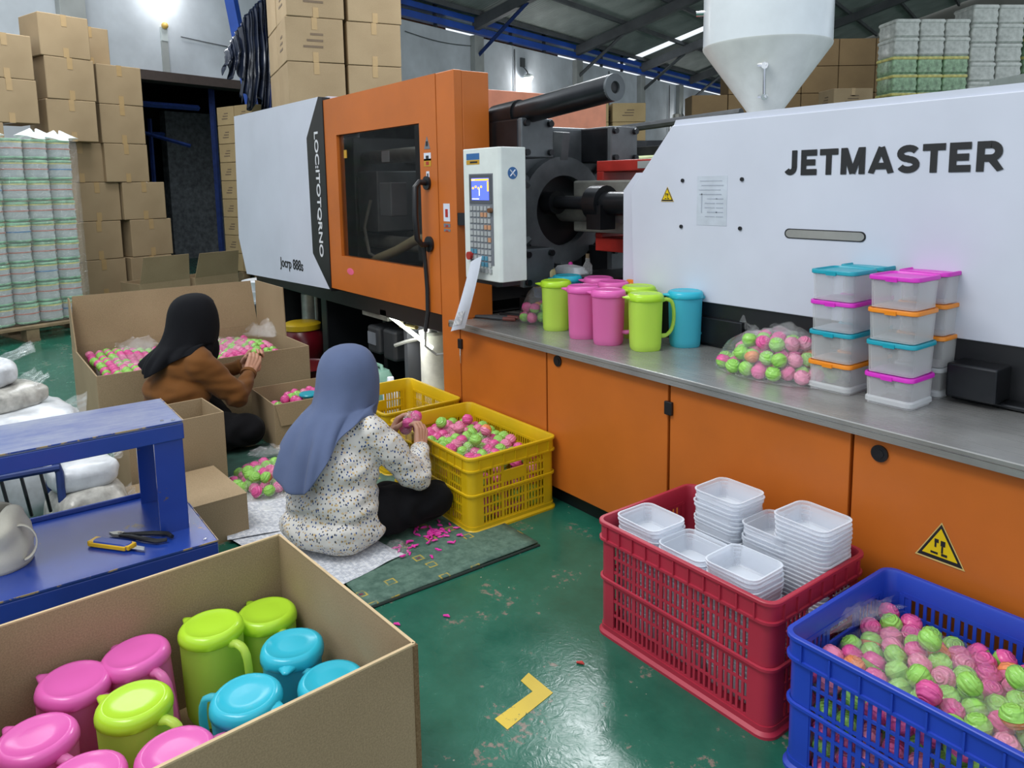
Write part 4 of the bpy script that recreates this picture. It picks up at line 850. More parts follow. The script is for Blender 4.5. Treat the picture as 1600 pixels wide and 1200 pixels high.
# ================================================================ CRATES
def crate(name, label, L, W, H, mt, loc, rz=0, panels=(5, 3), rows=6, bars=5, label_holder=True, mid=True):
    t = thing(name, label, 'crate', loc, rz)
    th = .004; zr = H-.058; z0 = .03
    m = MB(); m.rr([(L-.03, W-.03, .03, .006), (L-.03, W-.03, .03, .012)], 4); m.build('crate_floor', mt, t)
    # rim: outer lip, hollow on the inside
    m = MB(); cr = .035
    m.rr([(L-.022, W-.022, cr-.008, zr), (L-.004, W-.004, cr, zr), (L-.004, W-.004, cr, H-.012), (L+.008, W+.008, cr+.004, H-.010), (L+.008, W+.008, cr+.004, H-.002), (L+.004, W+.004, cr+.002, H), (L-.016, W-.016, cr-.006, H), (L-.022, W-.022, cr-.008, H-.006), (L-.022, W-.022, cr-.008, zr)], 5, False, False)
    m.rr([(L-.01, W-.01, cr, zr-.006), (L+.006, W+.006, cr+.003, zr-.003), (L+.006, W+.006, cr+.003, zr+.004), (L-.01, W-.01, cr, zr+.006)], 5, False, False)
    if mid: m.rr([(L-.01, W-.01, cr, H*.5-.006), (L+.002, W+.002, cr+.003, H*.5-.003), (L+.002, W+.002, cr+.003, H*.5+.004), (L-.01, W-.01, cr, H*.5+.006)], 5, False, False)
    rim = m.build('rim', mt, t, smooth=True)
    m = MB(); m.rr([(L-.03, W-.03, .03, 0), (L+.008, W+.008, .04, .0), (L+.008, W+.008, .04, .008), (L-.008, W-.008, .034, .016), (L-.008, W-.008, .034, z0), (L-.022, W-.022, .03, z0), (L-.03, W-.03, .03, .008)], 5, False, False); m.build('base_skirt', mt, t, smooth=True)
    m = MB(); m.box((0, 0, 0), (.004, .012, .044)); rib = m.mesh('rim_rib', mt)
    for s, n, along in ((1, panels[0], 'x'), (-1, panels[0], 'x'), (1, panels[1], 'y'), (-1, panels[1], 'y')):
        ln = L if along == 'x' else W
        for i in range(n*2+1):
            u = -ln/2+.05+(ln-.1)*i/(n*2)
            if along == 'x': link('rim_rib', rib, rim, (u, s*(W/2-.002), H-.035))
            else: link('rim_rib', rib, rim, (s*(L/2-.002), u, H-.035), R(90))
    # corner posts: quarter round shells
    for sx in (-1, 1):
        for sy in (-1, 1):
            m = MB(); vs = []; fs = []; r = .035; n = 6; pts = []
            px_, py_ = sx*(L/2-.006-r), sy*(W/2-.006-r)
            arc = [(px_-sx*.03, py_+sy*r)]+[(px_+sx*r*math.sin(R(90*k/n)), py_+sy*r*math.cos(R(90*k/n))) for k in range(n+1)]+[(px_+sx*r, py_-sy*.03)]
            inn = [(px_-sx*.03, py_+sy*(r-th))]+[(px_+sx*(r-th)*math.sin(R(90*k/n)), py_+sy*(r-th)*math.cos(R(90*k/n))) for k in range(n+1)]+[(px_+sx*(r-th), py_-sy*.03)]
            m.prism(arc+inn[::-1], 'z', z0, zr); m.build('corner_post', mt, t, smooth=True)
    def side(ln, n, off, axis):
        m = MB()
        def bx(u, z, du, dz, dt=0):
            if axis == 'x': m.box((u, off, z), (du, th+dt, dz))
            else: m.box((off, u, z), (th+dt, du, dz))
        a0, a1 = -ln/2+.05, ln/2-.05; hz = [z0+(zr-z0)*k/rows for k in range(rows+1)]
        for k, z in enumerate(hz): bx(0, z, a1-a0, .007 if 0 < k < rows else .012, .001)
        pw = (a1-a0)/n
        for i in range(n+1): bx(a0+pw*i, (z0+zr)/2, .013, zr-z0, .002)
        for i in range(n):
            handle = (axis == 'y' and n % 2 and i == n//2)
            for j in range(1, bars+1):
                u = a0+pw*i+pw*j/(bars+1)
                if handle: bx(u, (z0+hz[-3])/2, pw/(bars+1)*.42, hz[-3]-z0)
                else: bx(u, (z0+zr)/2, pw/(bars+1)*.42, zr-z0)
            if handle:
                if label_holder: bx(a0+pw*(i+.5), (hz[-3]+hz[-2])/2+.004, pw, hz[-2]-hz[-3]+.004, .003)
        m.build('side_wall', mt, t)
    side(L, panels[0], W/2-.01, 'x'); side(L, panels[0], -W/2+.01, 'x'); side(W, panels[1], L/2-.01, 'y'); side(W, panels[1], -L/2+.01, 'y')
    return t
crate('red_crate', 'red ventilated plastic crate holding stacks of clear tubs', .625, .445, .37, CR_RED, (-1.308, 1.745, 0))
crate('blue_crate', 'blue ventilated plastic crate full of bagged pink and green balls', .66, .49, .345, CR_BLUE, (-.615, 1.735, 0), 0, (4, 3), 5, 6)
crate('yellow_crate', 'large yellow plastic crate of pink and green balls beside the seated woman', .675, .455, .322, CR_YEL, (-2.725, 1.788, 0), 0, (5, 3), 6, 6)
crate('yellow_crate', 'smaller yellow plastic crate behind, below the tube light', .54, .44, .32, CR_YEL, (-3.41, 1.80, 0), 0, (4, 3), 5, 6)

# ================================================================ TUBS IN THE RED CRATE
tubs = MB(); tl, tw, thh = .168, .15, .062
tubs.rr([(tl*.84, tw*.84, .022, 0), (tl*.9, tw*.9, .024, .006), (tl*.96, tw*.96, .026, thh-.004), (tl, tw, .028, thh-.003), (tl, tw, .028, thh), (tl*.945, tw*.945, .025, thh), (tl*.885, tw*.885, .023, .008), (tl*.82, tw*.82, .02, .003)], 4)
tub_me = tubs.mesh('tub_shell', CLEAR, True)
m = MB(); m.rr([(tl*.99, tw*.99, .028, thh-.005), (tl*1.008, tw*1.008, .029, thh-.003), (tl*1.008, tw*1.008, .029, thh+.0005), (tl*.95, tw*.95, .025, thh+.0005)], 4, False, False); tub_rim = m.mesh('tub_rim', clear_plastic('tub_rim_plastic', '#e6ebf2', .42, .2), True)
STACKS = [(-1.362, 1.835, 32, 'tallest red crate stack'), (-1.512, 1.655, 25, 'leftmost red crate stack'), (-1.342, 1.65, 23, 'front middle red crate stack'), (-1.165, 1.645, 25, 'front right red crate stack'), (-1.19, 1.84, 28, 'red crate stack behind the front right one'), (-1.075, 1.73, 0, ''), (-1.53, 1.84, 9, 'low back left red crate stack')]
PIT = .0125
for sx_, sy_, n, place in STACKS:
    for k in range(n):
        t = thing('clear_tub', 'clear tub, %s from the bottom of the %s' % (words(k+1), place), 'tub', (sx_+.003*math.sin(k*1.3), sy_+.003*math.cos(k*1.7), .014+k*PIT), R(1.5*math.sin(k+sx_*9)), 'clear tubs in the red crate')
        link('tub_shell', tub_me, t); link('tub_rim', tub_rim, t)
for k in range(12):
    t = thing('clear_tub', 'clear tub, %s from the bottom of the right-hand stack in the red crate' % words(k+22), 'tub', (-1.087+.002*math.sin(k), 1.842, .014+(k+21)*PIT), R(2*math.sin(k)), 'clear tubs in the red crate')
    link('tub_shell', tub_me, t); link('tub_rim', tub_rim, t)
for k in range(21):
    t = thing('clear_tub', 'clear tub, %s from the bottom of the right-hand stack in the red crate' % words(k+1), 'tub', (-1.087, 1.842, .014+k*PIT), R(1.5*math.sin(k)), 'clear tubs in the red crate')
    link('tub_shell', tub_me, t); link('tub_rim', tub_rim, t)

# ================================================================ LIDDED BOXES ON THE WORKTOP
bl, bw, bh = .146, .146, .095
m = MB(); m.rr([(bl*.88, bw*.88, .014, .002), (bl*.93, bw*.93, .016, .0), (bl*.93, bw*.93, .016, .012), (bl*.975, bw*.975, .018, bh-.012), (bl*1.0, bw*1.0, .02, bh-.011), (bl*1.0, bw*1.0, .02, bh-.005), (bl*.93, bw*.93, .018, bh-.004), (bl*.87, bw*.87, .015, .014), (bl*.84, bw*.84, .012, .004)], 4); box_me = m.mesh('box_body', FROST, True)
m = MB(); m.rr([(bl*1.0, bw*1.0, .02, bh-.012), (bl*1.05, bw*1.05, .022, bh-.010), (bl*1.05, bw*1.05, .022, bh-.001), (bl*1.03, bw*1.03, .022, bh+.002), (bl*.97, bw*.97, .02, bh+.002), (bl*.94, bw*.94, .018, bh-.003), (bl*.4, bw*.4, .01, bh-.002)], 4); lid_me = {}
for k_ in LID: lid_me[k_] = m.mesh('lid', LID[k_], True)
m = MB(); m.box((0, 0, bh-.008), (.034, .005, .012)); clip_me = {k_: m.mesh('clip', LID[k_]) for k_ in LID}
m = MB(); m.rr([(bl*.93, bw*.93, .018, .004), (bl*1.0, bw*1.0, .02, .008), (bl*1.0, bw*1.0, .02, .02), (bl*.93, bw*.93, .018, .026)], 4, False, False); skirt_me = m.mesh('base_tray', LID['clear'], True)
for x, y, lids, place in ((-1.085, 2.285, ('magenta', 'teal', 'orange', 'magenta'), 'front right column'), (-1.285, 2.30, ('orange', 'teal', 'magenta', 'teal'), 'front left column'), (-1.088, 2.475, ('clear', 'orange', 'orange', 'magenta'), 'back right column'), (-1.29, 2.485, ('orange', 'teal', 'magenta', 'teal'), 'back left column')):
    for k, c in enumerate(lids):
        t = thing('lidded_box', 'frosted box with %s lid, %s of the %s on the worktop' % ({'teal': 'teal', 'magenta': 'magenta', 'orange': 'orange', 'clear': 'clear'}[c], ('bottom one', 'second from bottom', 'third from bottom', 'top one')[k], place), 'storage box', (x, y, .7165+k*.0995), R(.8*math.sin(k*2+x*7)), 'lidded boxes stacked on the worktop')
        link('box_body', box_me, t); l_ = link('lid', lid_me[c], t); link('clip', clip_me[c], l_, (0, bw*.525, 0)); link('clip', clip_me[c], l_, (0, -bw*.525, 0))
        if k == 0: link('base_tray', skirt_me, t)

# ================================================================ PITCHERS
def sup(n, e, rx, ry, z, dx=0):
    out = []
    for k in range(n):
        a = 2*math.pi*k/n; c, s = math.cos(a), math.sin(a)
        q = (abs(c)**e+abs(s)**e)**(-1/e); out.append((dx+rx*q*c, ry*q*s, z))
    return out
def loft(rings, cap0=True, cap1=True):
    n = len(rings[0]); vs = [p for r_ in rings for p in r_]; fs = []
    for i in range(len(rings)-1):
        for k in range(n): k2 = (k+1) % n; fs.append((i*n+k, i*n+k2, (i+1)*n+k2, (i+1)*n+k))
    if cap0: fs.append(tuple(range(n-1, -1, -1)))
    if cap1: fs.append(tuple((len(rings)-1)*n+k for k in range(n)))
    return vs, fs
JM = {}
def jug_meshes(c):
    if c in JM: return JM[c]
    body, lidm = JUG[c]; n = 32; e = 2.7
    m = MB(); m.add(*loft([sup(n, e, .048, .048, .004), sup(n, e, .057, .057, 0), sup(n, e, .0605, .0605, .008), sup(n, 3.0, .0615, .0615, .03), sup(n, 2.8, .066, .066, .19), sup(n, 2.2, .069, .069, .212), sup(n, 2.2, .069, .069, .214), sup(n, 2.2, .066, .066, .214), sup(n, 2.5, .062, .062, .18), sup(n, e, .053, .053, .012)]))
    me0 = m.mesh('jug_body', body, True)
    m = MB(); m.add(*loft([sup(n, 2.2, .070, .070, .203), sup(n, 2.2, .0735, .0735, .206), sup(n, 2.2, .0735, .0735, .216), sup(n, 2.15, .0715, .0715, .225), sup(n, 2.1, .067, .067, .231), sup(n, 2, .061, .061, .2335), sup(n, 2, .058, .058, .2335), sup(n, 2, .056, .056, .232), sup(n, 2, .03, .03, .232), sup(n, 2, .004, .004, .2325)]))
    me1 = m.mesh('lid', lidm, True, sharp=50)
    m = MB(); sp = []
    for i in range(5):
        u = i/4; sp.append([(-.062-.034*u, (.026-.02*u)*math.cos(a), .213+.005*u+(.012-.009*u)*math.sin(a)) for a in [2*math.pi*k/10 for k in range(10)]])
    m.add(*loft(sp)); me2 = m.mesh('spout', lidm, True, sharp=0)
    m = MB(); pts = [(.060, 0, .198), (.088, 0, .205), (.110, 0, .196), (.120, 0, .165), (.121, 0, .12), (.113, 0, .08), (.092, 0, .055), (.060, 0, .052)]
    vs = []; fs = []; w = [.0085]*8; th_ = [.0042]*8
    for i, p in enumerate(pts):
        a_ = Vector(pts[max(i-1, 0)]); b_ = Vector(pts[min(i+1, 7)]); tg = (b_-a_).normalized(); nr = Vector((tg.z, 0, -tg.x))
        for sy, sn in ((-1, -1), (1, -1), (1, 1), (-1, 1)): vs.append(tuple(Vector(p)+Vector((0, sy*w[i], 0))+nr*sn*th_[i]))
    for i in range(7):
        for k in range(4): k2 = (k+1) % 4; fs.append((i*4+k, i*4+k2, i*4+4+k2, i*4+4+k))
    fs += [(3, 2, 1, 0), (28, 29, 30, 31)]; m.add(vs, fs)
    me3 = m.mesh('handle', body, False)
    bm = bmesh.new(); bm.from_mesh(me3); bmesh.ops.subdivide_edges(bm, edges=list(bm.edges), cuts=1, use_grid_fill=True, smooth=.5); bm.to_mesh(me3); bm.free()
    me3.polygons.foreach_set('use_smooth', [True]*len(me3.polygons))
    JM[c] = (me0, me1, me2, me3); return JM[c]
def jug(c, loc, rz, label, lid=None, s=1, tilt=(0, 0), group=None):
    t = thing('pitcher', label, 'pitcher', loc, rz, group); a = jug_meshes(c); b = jug_meshes(lid or c)
    t.rotation_euler = (tilt[0], tilt[1], rz); t.scale = (s, s, s)
    link('jug_body', a[0], t); l_ = link('lid', b[1], t); link('spout', b[2], l_); link('handle', a[3], t); return t
ZB = .7165
CAMR = R(-36.8)    # screen-right direction on the floor plan is about this turned
for c, x, y, rz, lab, lid in (
    ('lime', -2.672, 2.275, 50, 'lime green pitcher at the left front of the worktop row', None), ('pink', -2.45, 2.245, 40, 'pink pitcher, left of the two front pink ones on the worktop', None),
    ('pink', -2.285, 2.24, 30, 'pink pitcher, right of the two front pink ones on the worktop', None), ('lime', -2.105, 2.275, 60, 'lime green pitcher with right-facing handle at the worktop front', None),
    ('blue', -2.045, 2.45, 55, 'turquoise pitcher standing before the last blue one on the worktop', None), ('blue', -2.78, 2.44, 60, 'turquoise pitcher behind the left lime pitcher on the worktop', None),
    ('pink', -2.62, 2.50, 45, 'pink pitcher with pale lid behind the left front pink pitcher', None), ('pink', -2.46, 2.44, 45, 'pink pitcher in the second row of the worktop group', None),
    ('orange', -2.44, 2.605, 100, 'pitcher with orange lid at the back of the worktop group', None), ('lime', -2.28, 2.42, 80, 'lime green pitcher in the second row of the worktop group', None),
    ('lime', -2.27, 2.60, 80, 'lime green pitcher at the back of the worktop group', None), ('blue', -2.03, 2.61, 50, 'turquoise pitcher, rearmost with its handle showing', None)):
    jug(c, (x, y-.02, ZB), R(rz), lab, lid, 1.0, group='pitchers on the worktop')
# carton with pitchers, bottom left
CT = thing('open_carton', 'large open brown carton of coloured pitchers in the foreground', 'carton', (-1.68, .31, 0), R(4))
L_, W_, H_ = .70, .80, .405
for c, d in (((L_/2, 0), (.007, W_)), ((-L_/2, 0), (.007, W_)), ((0, W_/2), (L_, .007)), ((0, -W_/2), (L_, .007))):
    m = MB(); m.box((c[0], c[1], H_/2), (d[0], d[1], H_)); wp = m.build('wall_panel', CARD, CT)
    m = MB(); m.box((c[0], c[1], H_), (d[0]+.0005, d[1], .004)); m.build('cut_edge', mat('corrugated_edge', '#c3ab85', .8), wp)
m = MB(); m.box((0, 0, .004), (L_, W_, .008)); m.build('bottom', CARD_IN, CT)
m = MB(); m.box((L_/2, W_/2, H_/2), (.012, .012, H_-.004)); m.build('glued_corner', CARD_DK, CT)
for c, x, y, z, rz, tilt, lab in (
    ('lime', -1.945, .60, .0, 10, (0, 0), 'lime green pitcher in the far corner of the foreground carton'), ('lime', -1.915, .448, .035, 25, (0, 0), 'tall lime green pitcher second from the far corner of the carton'),
    ('pink', -1.93, .292, .02, 20, (R(4), R(-3)), 'pink pitcher behind the front lime pitcher in the carton'), ('pink', -1.93, .128, .015, 40, (0, R(4)), 'pink pitcher with left-pointing spout at the carton back'),
    ('pink', -1.765, .05, .01, 30, (0, 0), 'pink pitcher cut by the left edge of the picture in the carton'), ('lime', -1.745, .235, .018, 35, (0, 0), 'lime green pitcher in the middle of the carton among pink ones'),
    ('blue', -1.755, .60, .0, 150, (0, 0), 'turquoise pitcher at the back right of the carton'), ('blue', -1.565, .625, -.0, 190, (0, 0), 'turquoise pitcher against the right carton wall'),
    ('blue', -1.625, .452, .012, 215, (R(-3), 0), 'turquoise pitcher nearest the front carton wall'), ('pink', -1.545, .275, .005, 100, (0, 0), 'pink pitcher peeking over the front carton wall'),
    ('pink', -1.59, .115, .0, 70, (0, 0), 'pink pitcher at the bottom edge of the picture')):
    jug(c, (x, y, .009+z), R(rz), lab, None, 1.06, tilt, 'pitchers in the foreground carton')

# ================================================================ BALLS
def ball_mesh(name, mats, two=False):
    nu, nv = 16, 10; vs = []; fs = []; mi = []
    r = .0265
    def P(t, a):
        fl = 1+.035*math.cos(8*a)*max(0, math.sin(2*t))*1.0 if t > 0 else 1.0
        dim = 1-.16*math.exp(-((math.pi/2-t)/.28)**2)
        rr_ = r*fl; return (rr_*math.cos(t)*math.cos(a), rr_*math.cos(t)*math.sin(a), rr_*math.sin(t)*dim*.96)
    vs.append(P(-math.pi/2, 0))
    for j in range(1, nv):
        for k in range(nu): vs.append(P(-math.pi/2+math.pi*j/nv, 2*math.pi*k/nu))
    vs.append((0, 0, r*.72))
    top = len(vs)-1
    for k in range(nu):
        k2 = (k+1) % nu; fs.append((0, 1+k2, 1+k)); mi.append(1 if two else 0); fs.append((top, top-nu+k, top-nu+k2)); mi.append(0)
    for j in range(nv-2):
        for k in range(nu):
            k2 = (k+1) % nu; a = 1+j*nu; fs.append((a+k, a+k2, a+nu+k2, a+nu+k)); mi.append(1 if (two and j < nv/2-1) else 0)
    m = MB(); m.v = vs; m.f = fs; m.mi = mi
    # raised seam round the middle
    n = 20; m2 = [(r*1.0, -.0012), (r*1.045, 0), (r*1.0, .0014)]; m.lathe(m2, n=n)
    return m.mesh(name, mats, True, sharp=0)
BALLS = [('pink', ball_mesh('ball', [BALLC['pink'], BALLC['pink']])), ('rose pink', ball_mesh('ball', [BALLC['rose'], BALLC['rose']])), ('lime green', ball_mesh('ball', [BALLC['lime'], BALLC['lime']])),
         ('pink and green', ball_mesh('ball', [BALLC['pink'], BALLC['lime']], True)), ('green and orange', ball_mesh('ball', [BALLC['lime'], BALLC['orange']], True)), ('orange', ball_mesh('ball', [BALLC['orange'], BALLC['rose']], True))]
BSEQ = [0, 2, 1, 0, 3, 2, 0, 2, 1, 2, 4, 0, 3, 2, 1, 5, 2, 0, 2]
def pick(): return BALLS[rng.choice(BSEQ)]
NB = [0]
def put_ball(p, place, group):
    BQ.append((Vector(p), place, group)); return None
BQ = []
def settle_balls(limit):
    def vis(e):
        x, y, d = pix(e[0]); return -10 < x < 1610 and -10 < y < 1210
    BQ.sort(key=lambda e: (0 if vis(e) else 1, (e[0]-Vector((0, 0, CAM_H))).length))
    left = {}
    for i, (p, place, group) in enumerate(BQ):
        if i < limit and vis((p,)):
            c, me = pick(); o_ = link('ball', me, None, p)
            o_.rotation_euler = (rng.uniform(-.9, .9), rng.uniform(-.9, .9), rng.uniform(0, 6.28))
            tag(o_, '%s fluted plastic ball %s' % (c, place), 'ball', group)
        else: left.setdefault(group, []).append(p)
    for g, pts in left.items(): stuff_balls('ball_heap', pts, 'remaining pink and green '+g)
def hexfill(x0, x1, y0, y1, d=.0535, jit=.003):
    out = []; row = 0; y = y0
    while y <= y1:
        x = x0+(d/2 if row % 2 else 0)
        while x <= x1: out.append((x+rng.uniform(-jit, jit), y+rng.uniform(-jit, jit))); x += d
        y += d*.87; row += 1
    return out
def stuff_balls(name, pts, label):
    vs = []; fs = []; mi = []; srcs = []
    for c, me in BALLS[:3]:
        srcs.append(([tuple(v.co) for v in me.vertices], [tuple(p.vertices) for p in me.polygons]))
    m = MB()
    for i, p in enumerate(pts):
        k = rng.choice((0, 1, 2, 0, 2)); a = Euler((rng.uniform(-.9, .9), rng.uniform(-.9, .9), 0)).to_matrix().to_4x4(); a.translation = Vector(p)
        m.add(srcs[k][0], srcs[k][1], k, a)
    o_ = m.build(name, [BALLC['pink'], BALLC['rose'], BALLC['lime']], None, smooth=True, sharp=0, recalc=False); o_['kind'] = 'stuff'; o_['label'] = label; o_['category'] = 'balls'; return o_
# blue crate: a bed of balls with a heaped top layer
bed = [(x, y, .035+.047*k) for k in range(4) for x, y in hexfill(-.905, -.325, 1.53, 1.94) if (k < 4 and (x < -.85 or y < 1.585 or x > -.37))]
stuff_balls('ball_bed', bed, 'pink and green balls behind the slots of the blue crate')
def heap_blue(x, y): return .235+.03*math.exp(-((x+.62)/.25)**2-((y-1.74)/.18)**2)+.012*math.sin(x*23)*math.sin(y*19)
for x, y in hexfill(-.90, -.35, 1.535, 1.935, .0545): put_ball((x, y, heap_blue(x, y)), 'bagged in the blue crate', 'balls in the blue crate')
for x, y in [(-.62, 1.70), (-.74, 1.78), (-.52, 1.66), (-.70, 1.64), (-.56, 1.80), (-.66, 1.60), (-.46, 1.74)]: put_ball((x, y, heap_blue(x, y)+.042), 'on top of the heap in the blue crate', 'balls in the blue crate')
m = MB(); m.bb(-.92, -.31, 1.515, 1.955, .016, .19); inner = m.build('bag_bottom', FILM); tag(inner, 'clear bag filling the lower part of the blue crate', 'bag')
# yellow crate
for x, y in hexfill(-3.02, -2.43, 1.60, 1.975, .0545):
    if rng.random() < .97: put_ball((x, y, .232+.03*math.exp(-((x+2.75)/.22)**2)+.01*math.sin(x*31+y*17)), 'in the large yellow crate', 'balls in the large yellow crate')
for x, y in [(-2.80, 1.78), (-2.70, 1.86), (-2.88, 1.88), (-2.62, 1.75), (-2.92, 1.76)]: put_ball((x, y, .30), 'on top of the heap in the large yellow crate', 'balls in the large yellow crate')
stuff_balls('ball_bed', [(x, y, .04+.048*k) for k in range(4) for x, y in hexfill(-3.01, -2.43, 1.60, 1.97) if y < 1.64 or x > -2.48], 'pink and green balls behind the slots of the large yellow crate')
# heap of balls inside a bag: stacked rings
def heap(cx_, cy_, z0, rx, ry, layers, place, group, d=.053, jit=.004, frac=1.0):
    for k in range(layers):
        s = (1-k/layers)**.7; z = z0+.0265+k*.044
        for x, y in hexfill(cx_-rx*s+.01*k, cx_+rx*s, cy_-ry*s, cy_+ry*s, d, jit):
            if ((x-cx_)/(rx*s+.02))**2+((y-cy_)/(ry*s+.02))**2 <= 1.0 and rng.random() < frac:
                put_ball((x, y, z+rng.uniform(-.003, .003)), place, group)
def bag(name, label, c, rx, ry, h, seed, mouth=None, mt=None, amp=.012, cat='bag', squash=2.4, lift=0):
    """thin crumpled film over a heap; mouth = (direction angle, length, rise)"""
    m = MB()
    def fn(u, v):
        a = 2*math.pi*u; rr_ = v
        nz = noise.noise((math.cos(a)*rr_*3+seed, math.sin(a)*rr_*3, seed*1.3)); nf = noise.noise((math.cos(a)*rr_*9+seed, math.sin(a)*rr_*9, seed*2.7))
        x = rx*rr_*math.cos(a)*(1+.06*nz); y = ry*rr_*math.sin(a)*(1+.06*nz)
        z = h*(1-rr_**squash)+amp*nf*(1-rr_**6)+amp*.8*nz
        return (c[0]+x, c[1]+y, c[2]+max(.002, z+lift))
    m.grid(fn, 56, 16, closeu=True)
    if mouth:
        an, ln, rise = mouth; d_ = Vector((math.cos(an), math.sin(an), 0)); s_ = Vector((-math.sin(an), math.cos(an), 0)); rr0 = .72*min(rx, ry)
        base = Vector(c)+d_*(rx*abs(math.cos(an))+ry*abs(math.sin(an)))*.72
        for lay in range(2):
            def fn2(u, v):
                w_ = rr0*(1-.35*math.sin(v*2.2)+.5*v*v); sp = (u-.5)*2
                fold = .022*noise.noise((u*5+seed, v*3, lay+seed))*(.3+v)+.010*noise.noise((u*16+seed, v*7, lay))*v
                rg = 1+.45*noise.noise((u*6+seed, lay*3.3, .5)); p = base+d_*(ln*v*rg)+s_*(w_*sp*(1+.2*noise.noise((v*4, seed, lay))))+Vector((0, 0, h*.55*(1-v)+rise*v*rg*(1-.45*sp*sp)+fold+lay*.012))
                return tuple(p)
            m.grid(fn2, 40, 12)
    o_ = m.build(name, mt or FILM, None, smooth=True, sharp=0, recalc=False); return tag(o_, label, cat)
bag('clear_bag', 'clear bag over the left half of the balls in the blue crate', (-.72, 1.73, .24), .2, .205, .07, 3.1, (R(165), .06, .05), lift=.0)
bag('clear_bag', 'clear bag over the right half of the balls in the blue crate', (-.47, 1.72, .24), .17, .205, .07, 5.2, (R(60), .07, .05))
bag('clear_bag', 'clear crumpled film over the balls in the large yellow crate', (-2.72, 1.80, .235), .27, .17, .045, 7.7)
# bag on the worktop
heap(-1.53, 2.315, ZB, .20, .12, 3, 'in the open bag on the worktop', 'balls in the worktop bag')
bag('clear_bag', 'open clear bag of balls on the worktop left of the lidded boxes', (-1.53, 2.315, ZB), .25, .155, .155, 11.3, (R(105), .12, .25), amp=.02)
bag('clear_bag', 'loose clear film spreading left of the worktop ball bag', (-1.64, 2.40, ZB), .13, .12, .12, 13.7, (R(120), .05, .22), amp=.02)
heap(-2.89, 2.33, ZB, .075, .075, 2, 'in the small bag beside the left lime pitcher', 'balls in the small worktop bag')
bag('clear_bag', 'small clear bag of balls beside the left lime pitcher', (-2.90, 2.33, ZB), .10, .10, .165, 17.1, (R(120), .05, .2), amp=.014)
# bag on the floor between the two women
heap(-3.40, 1.10, .02, .17, .14, 2, 'in the bag on the floor between the two women', 'balls in the floor bag')
bag('clear_bag', 'clear bag of balls on the floor mat between the two women', (-3.42, 1.10, .015), .23, .18, .10, 19.9, (R(150), .08, .07))

# ================================================================ CARTONS ROUND THE FIRST WOMAN
big = open_carton('open_carton', 'very large low carton with tall raised flaps full of bagged balls', (.98, 1.2, .40), (-5.02, 1.17, 0), 0, [('w', .325, 86)], th=.008)
m = MB(); m.prism([(-.485, .40), (.10, .40), (.085, .73), (-.47, .73)], 'y', .592, .599); m.build('flap', CARD, big)
m = MB(); m.prism([(-.485, .40), (-.30, .40), (-.42, .72), (-.485, .72)], 'y', -.599, -.592); m.build('flap', CARD, big)
def heap_big(x, y): return .315+.05*math.exp(-((y-1.5)/.2)**2-((x+4.9)/.35)**2)+.035*math.exp(-((y-.75)/.2)**2)+.015*math.sin(x*11)*math.sin(y*13)
pts = [(x, y) for x, y in hexfill(-5.44, -4.58, .66, 1.66, .056)]
for x, y in pts: put_ball((x, y, heap_big(x, y)), 'in the very large low carton', 'balls in the very large carton')
m = MB(); m.bb(-5.42, -4.62, .68, 1.64, .012, .27); tag(m.build('bag_bottom', FILMW, None, bevel=.03), 'milky bags below the balls in the very large carton', 'bag')
bag('clear_bag', 'clear bag left of the woman in brown in the large carton', (-5.0, .80, .325), .34, .17, .06, 23.3, (R(160), .07, .10))
bag('clear_bag', 'clear bag with peaked mouth right of the woman in brown in the carton', (-5.05, 1.45, .335), .34, .2, .065, 29.9, (R(120), .08, .12))
small = open_carton('open_carton', 'small open carton of balls in front of the woman in brown', (.42, .50, .255), (-4.06, 1.555, 0), R(-2), [('e', .12, -88)])
heap(-4.03, 1.54, .155, .165, .2, 2, 'in the small carton before the woman in brown', 'balls in the small carton', frac=.8)
m = MB(); m.bb(-4.22, -3.88, 1.34, 1.77, .01, .155); tag(m.build('paper_fill', CARD_IN), 'folded cardboard inside the small carton of balls', 'cardboard')
bag('clear_bag', 'clear film over the balls in the small carton', (-4.05, 1.555, .13), .18, .22, .11, 31.1)
tag(MB().lathe([(.05, 0), (.055, .01), (.05, .016)], (-3.93, 1.52, .25), 20).build('turquoise_lid', LID['teal'], smooth=True), 'turquoise lid lying on balls in the small carton', 'dish')  # a loose teal lid resting on the balls
oc = open_carton('open_carton', 'tall empty carton standing behind the blue table', (.30, .40, .40), (-3.56, .715, 0), R(3))
lc = open_carton('open_carton', 'closed low carton lying behind the blue table', (.40, .52, .175), (-3.16, .60, 0), R(3))
m = MB(); m.bb(-.2, .2, -.26, .26, .172, .178); m.build('top_flap', CARD, lc); m = MB(); m.bb(-.19, .19, .02, .026, .177, .1795); m.build('dark_tape', INK, lc)

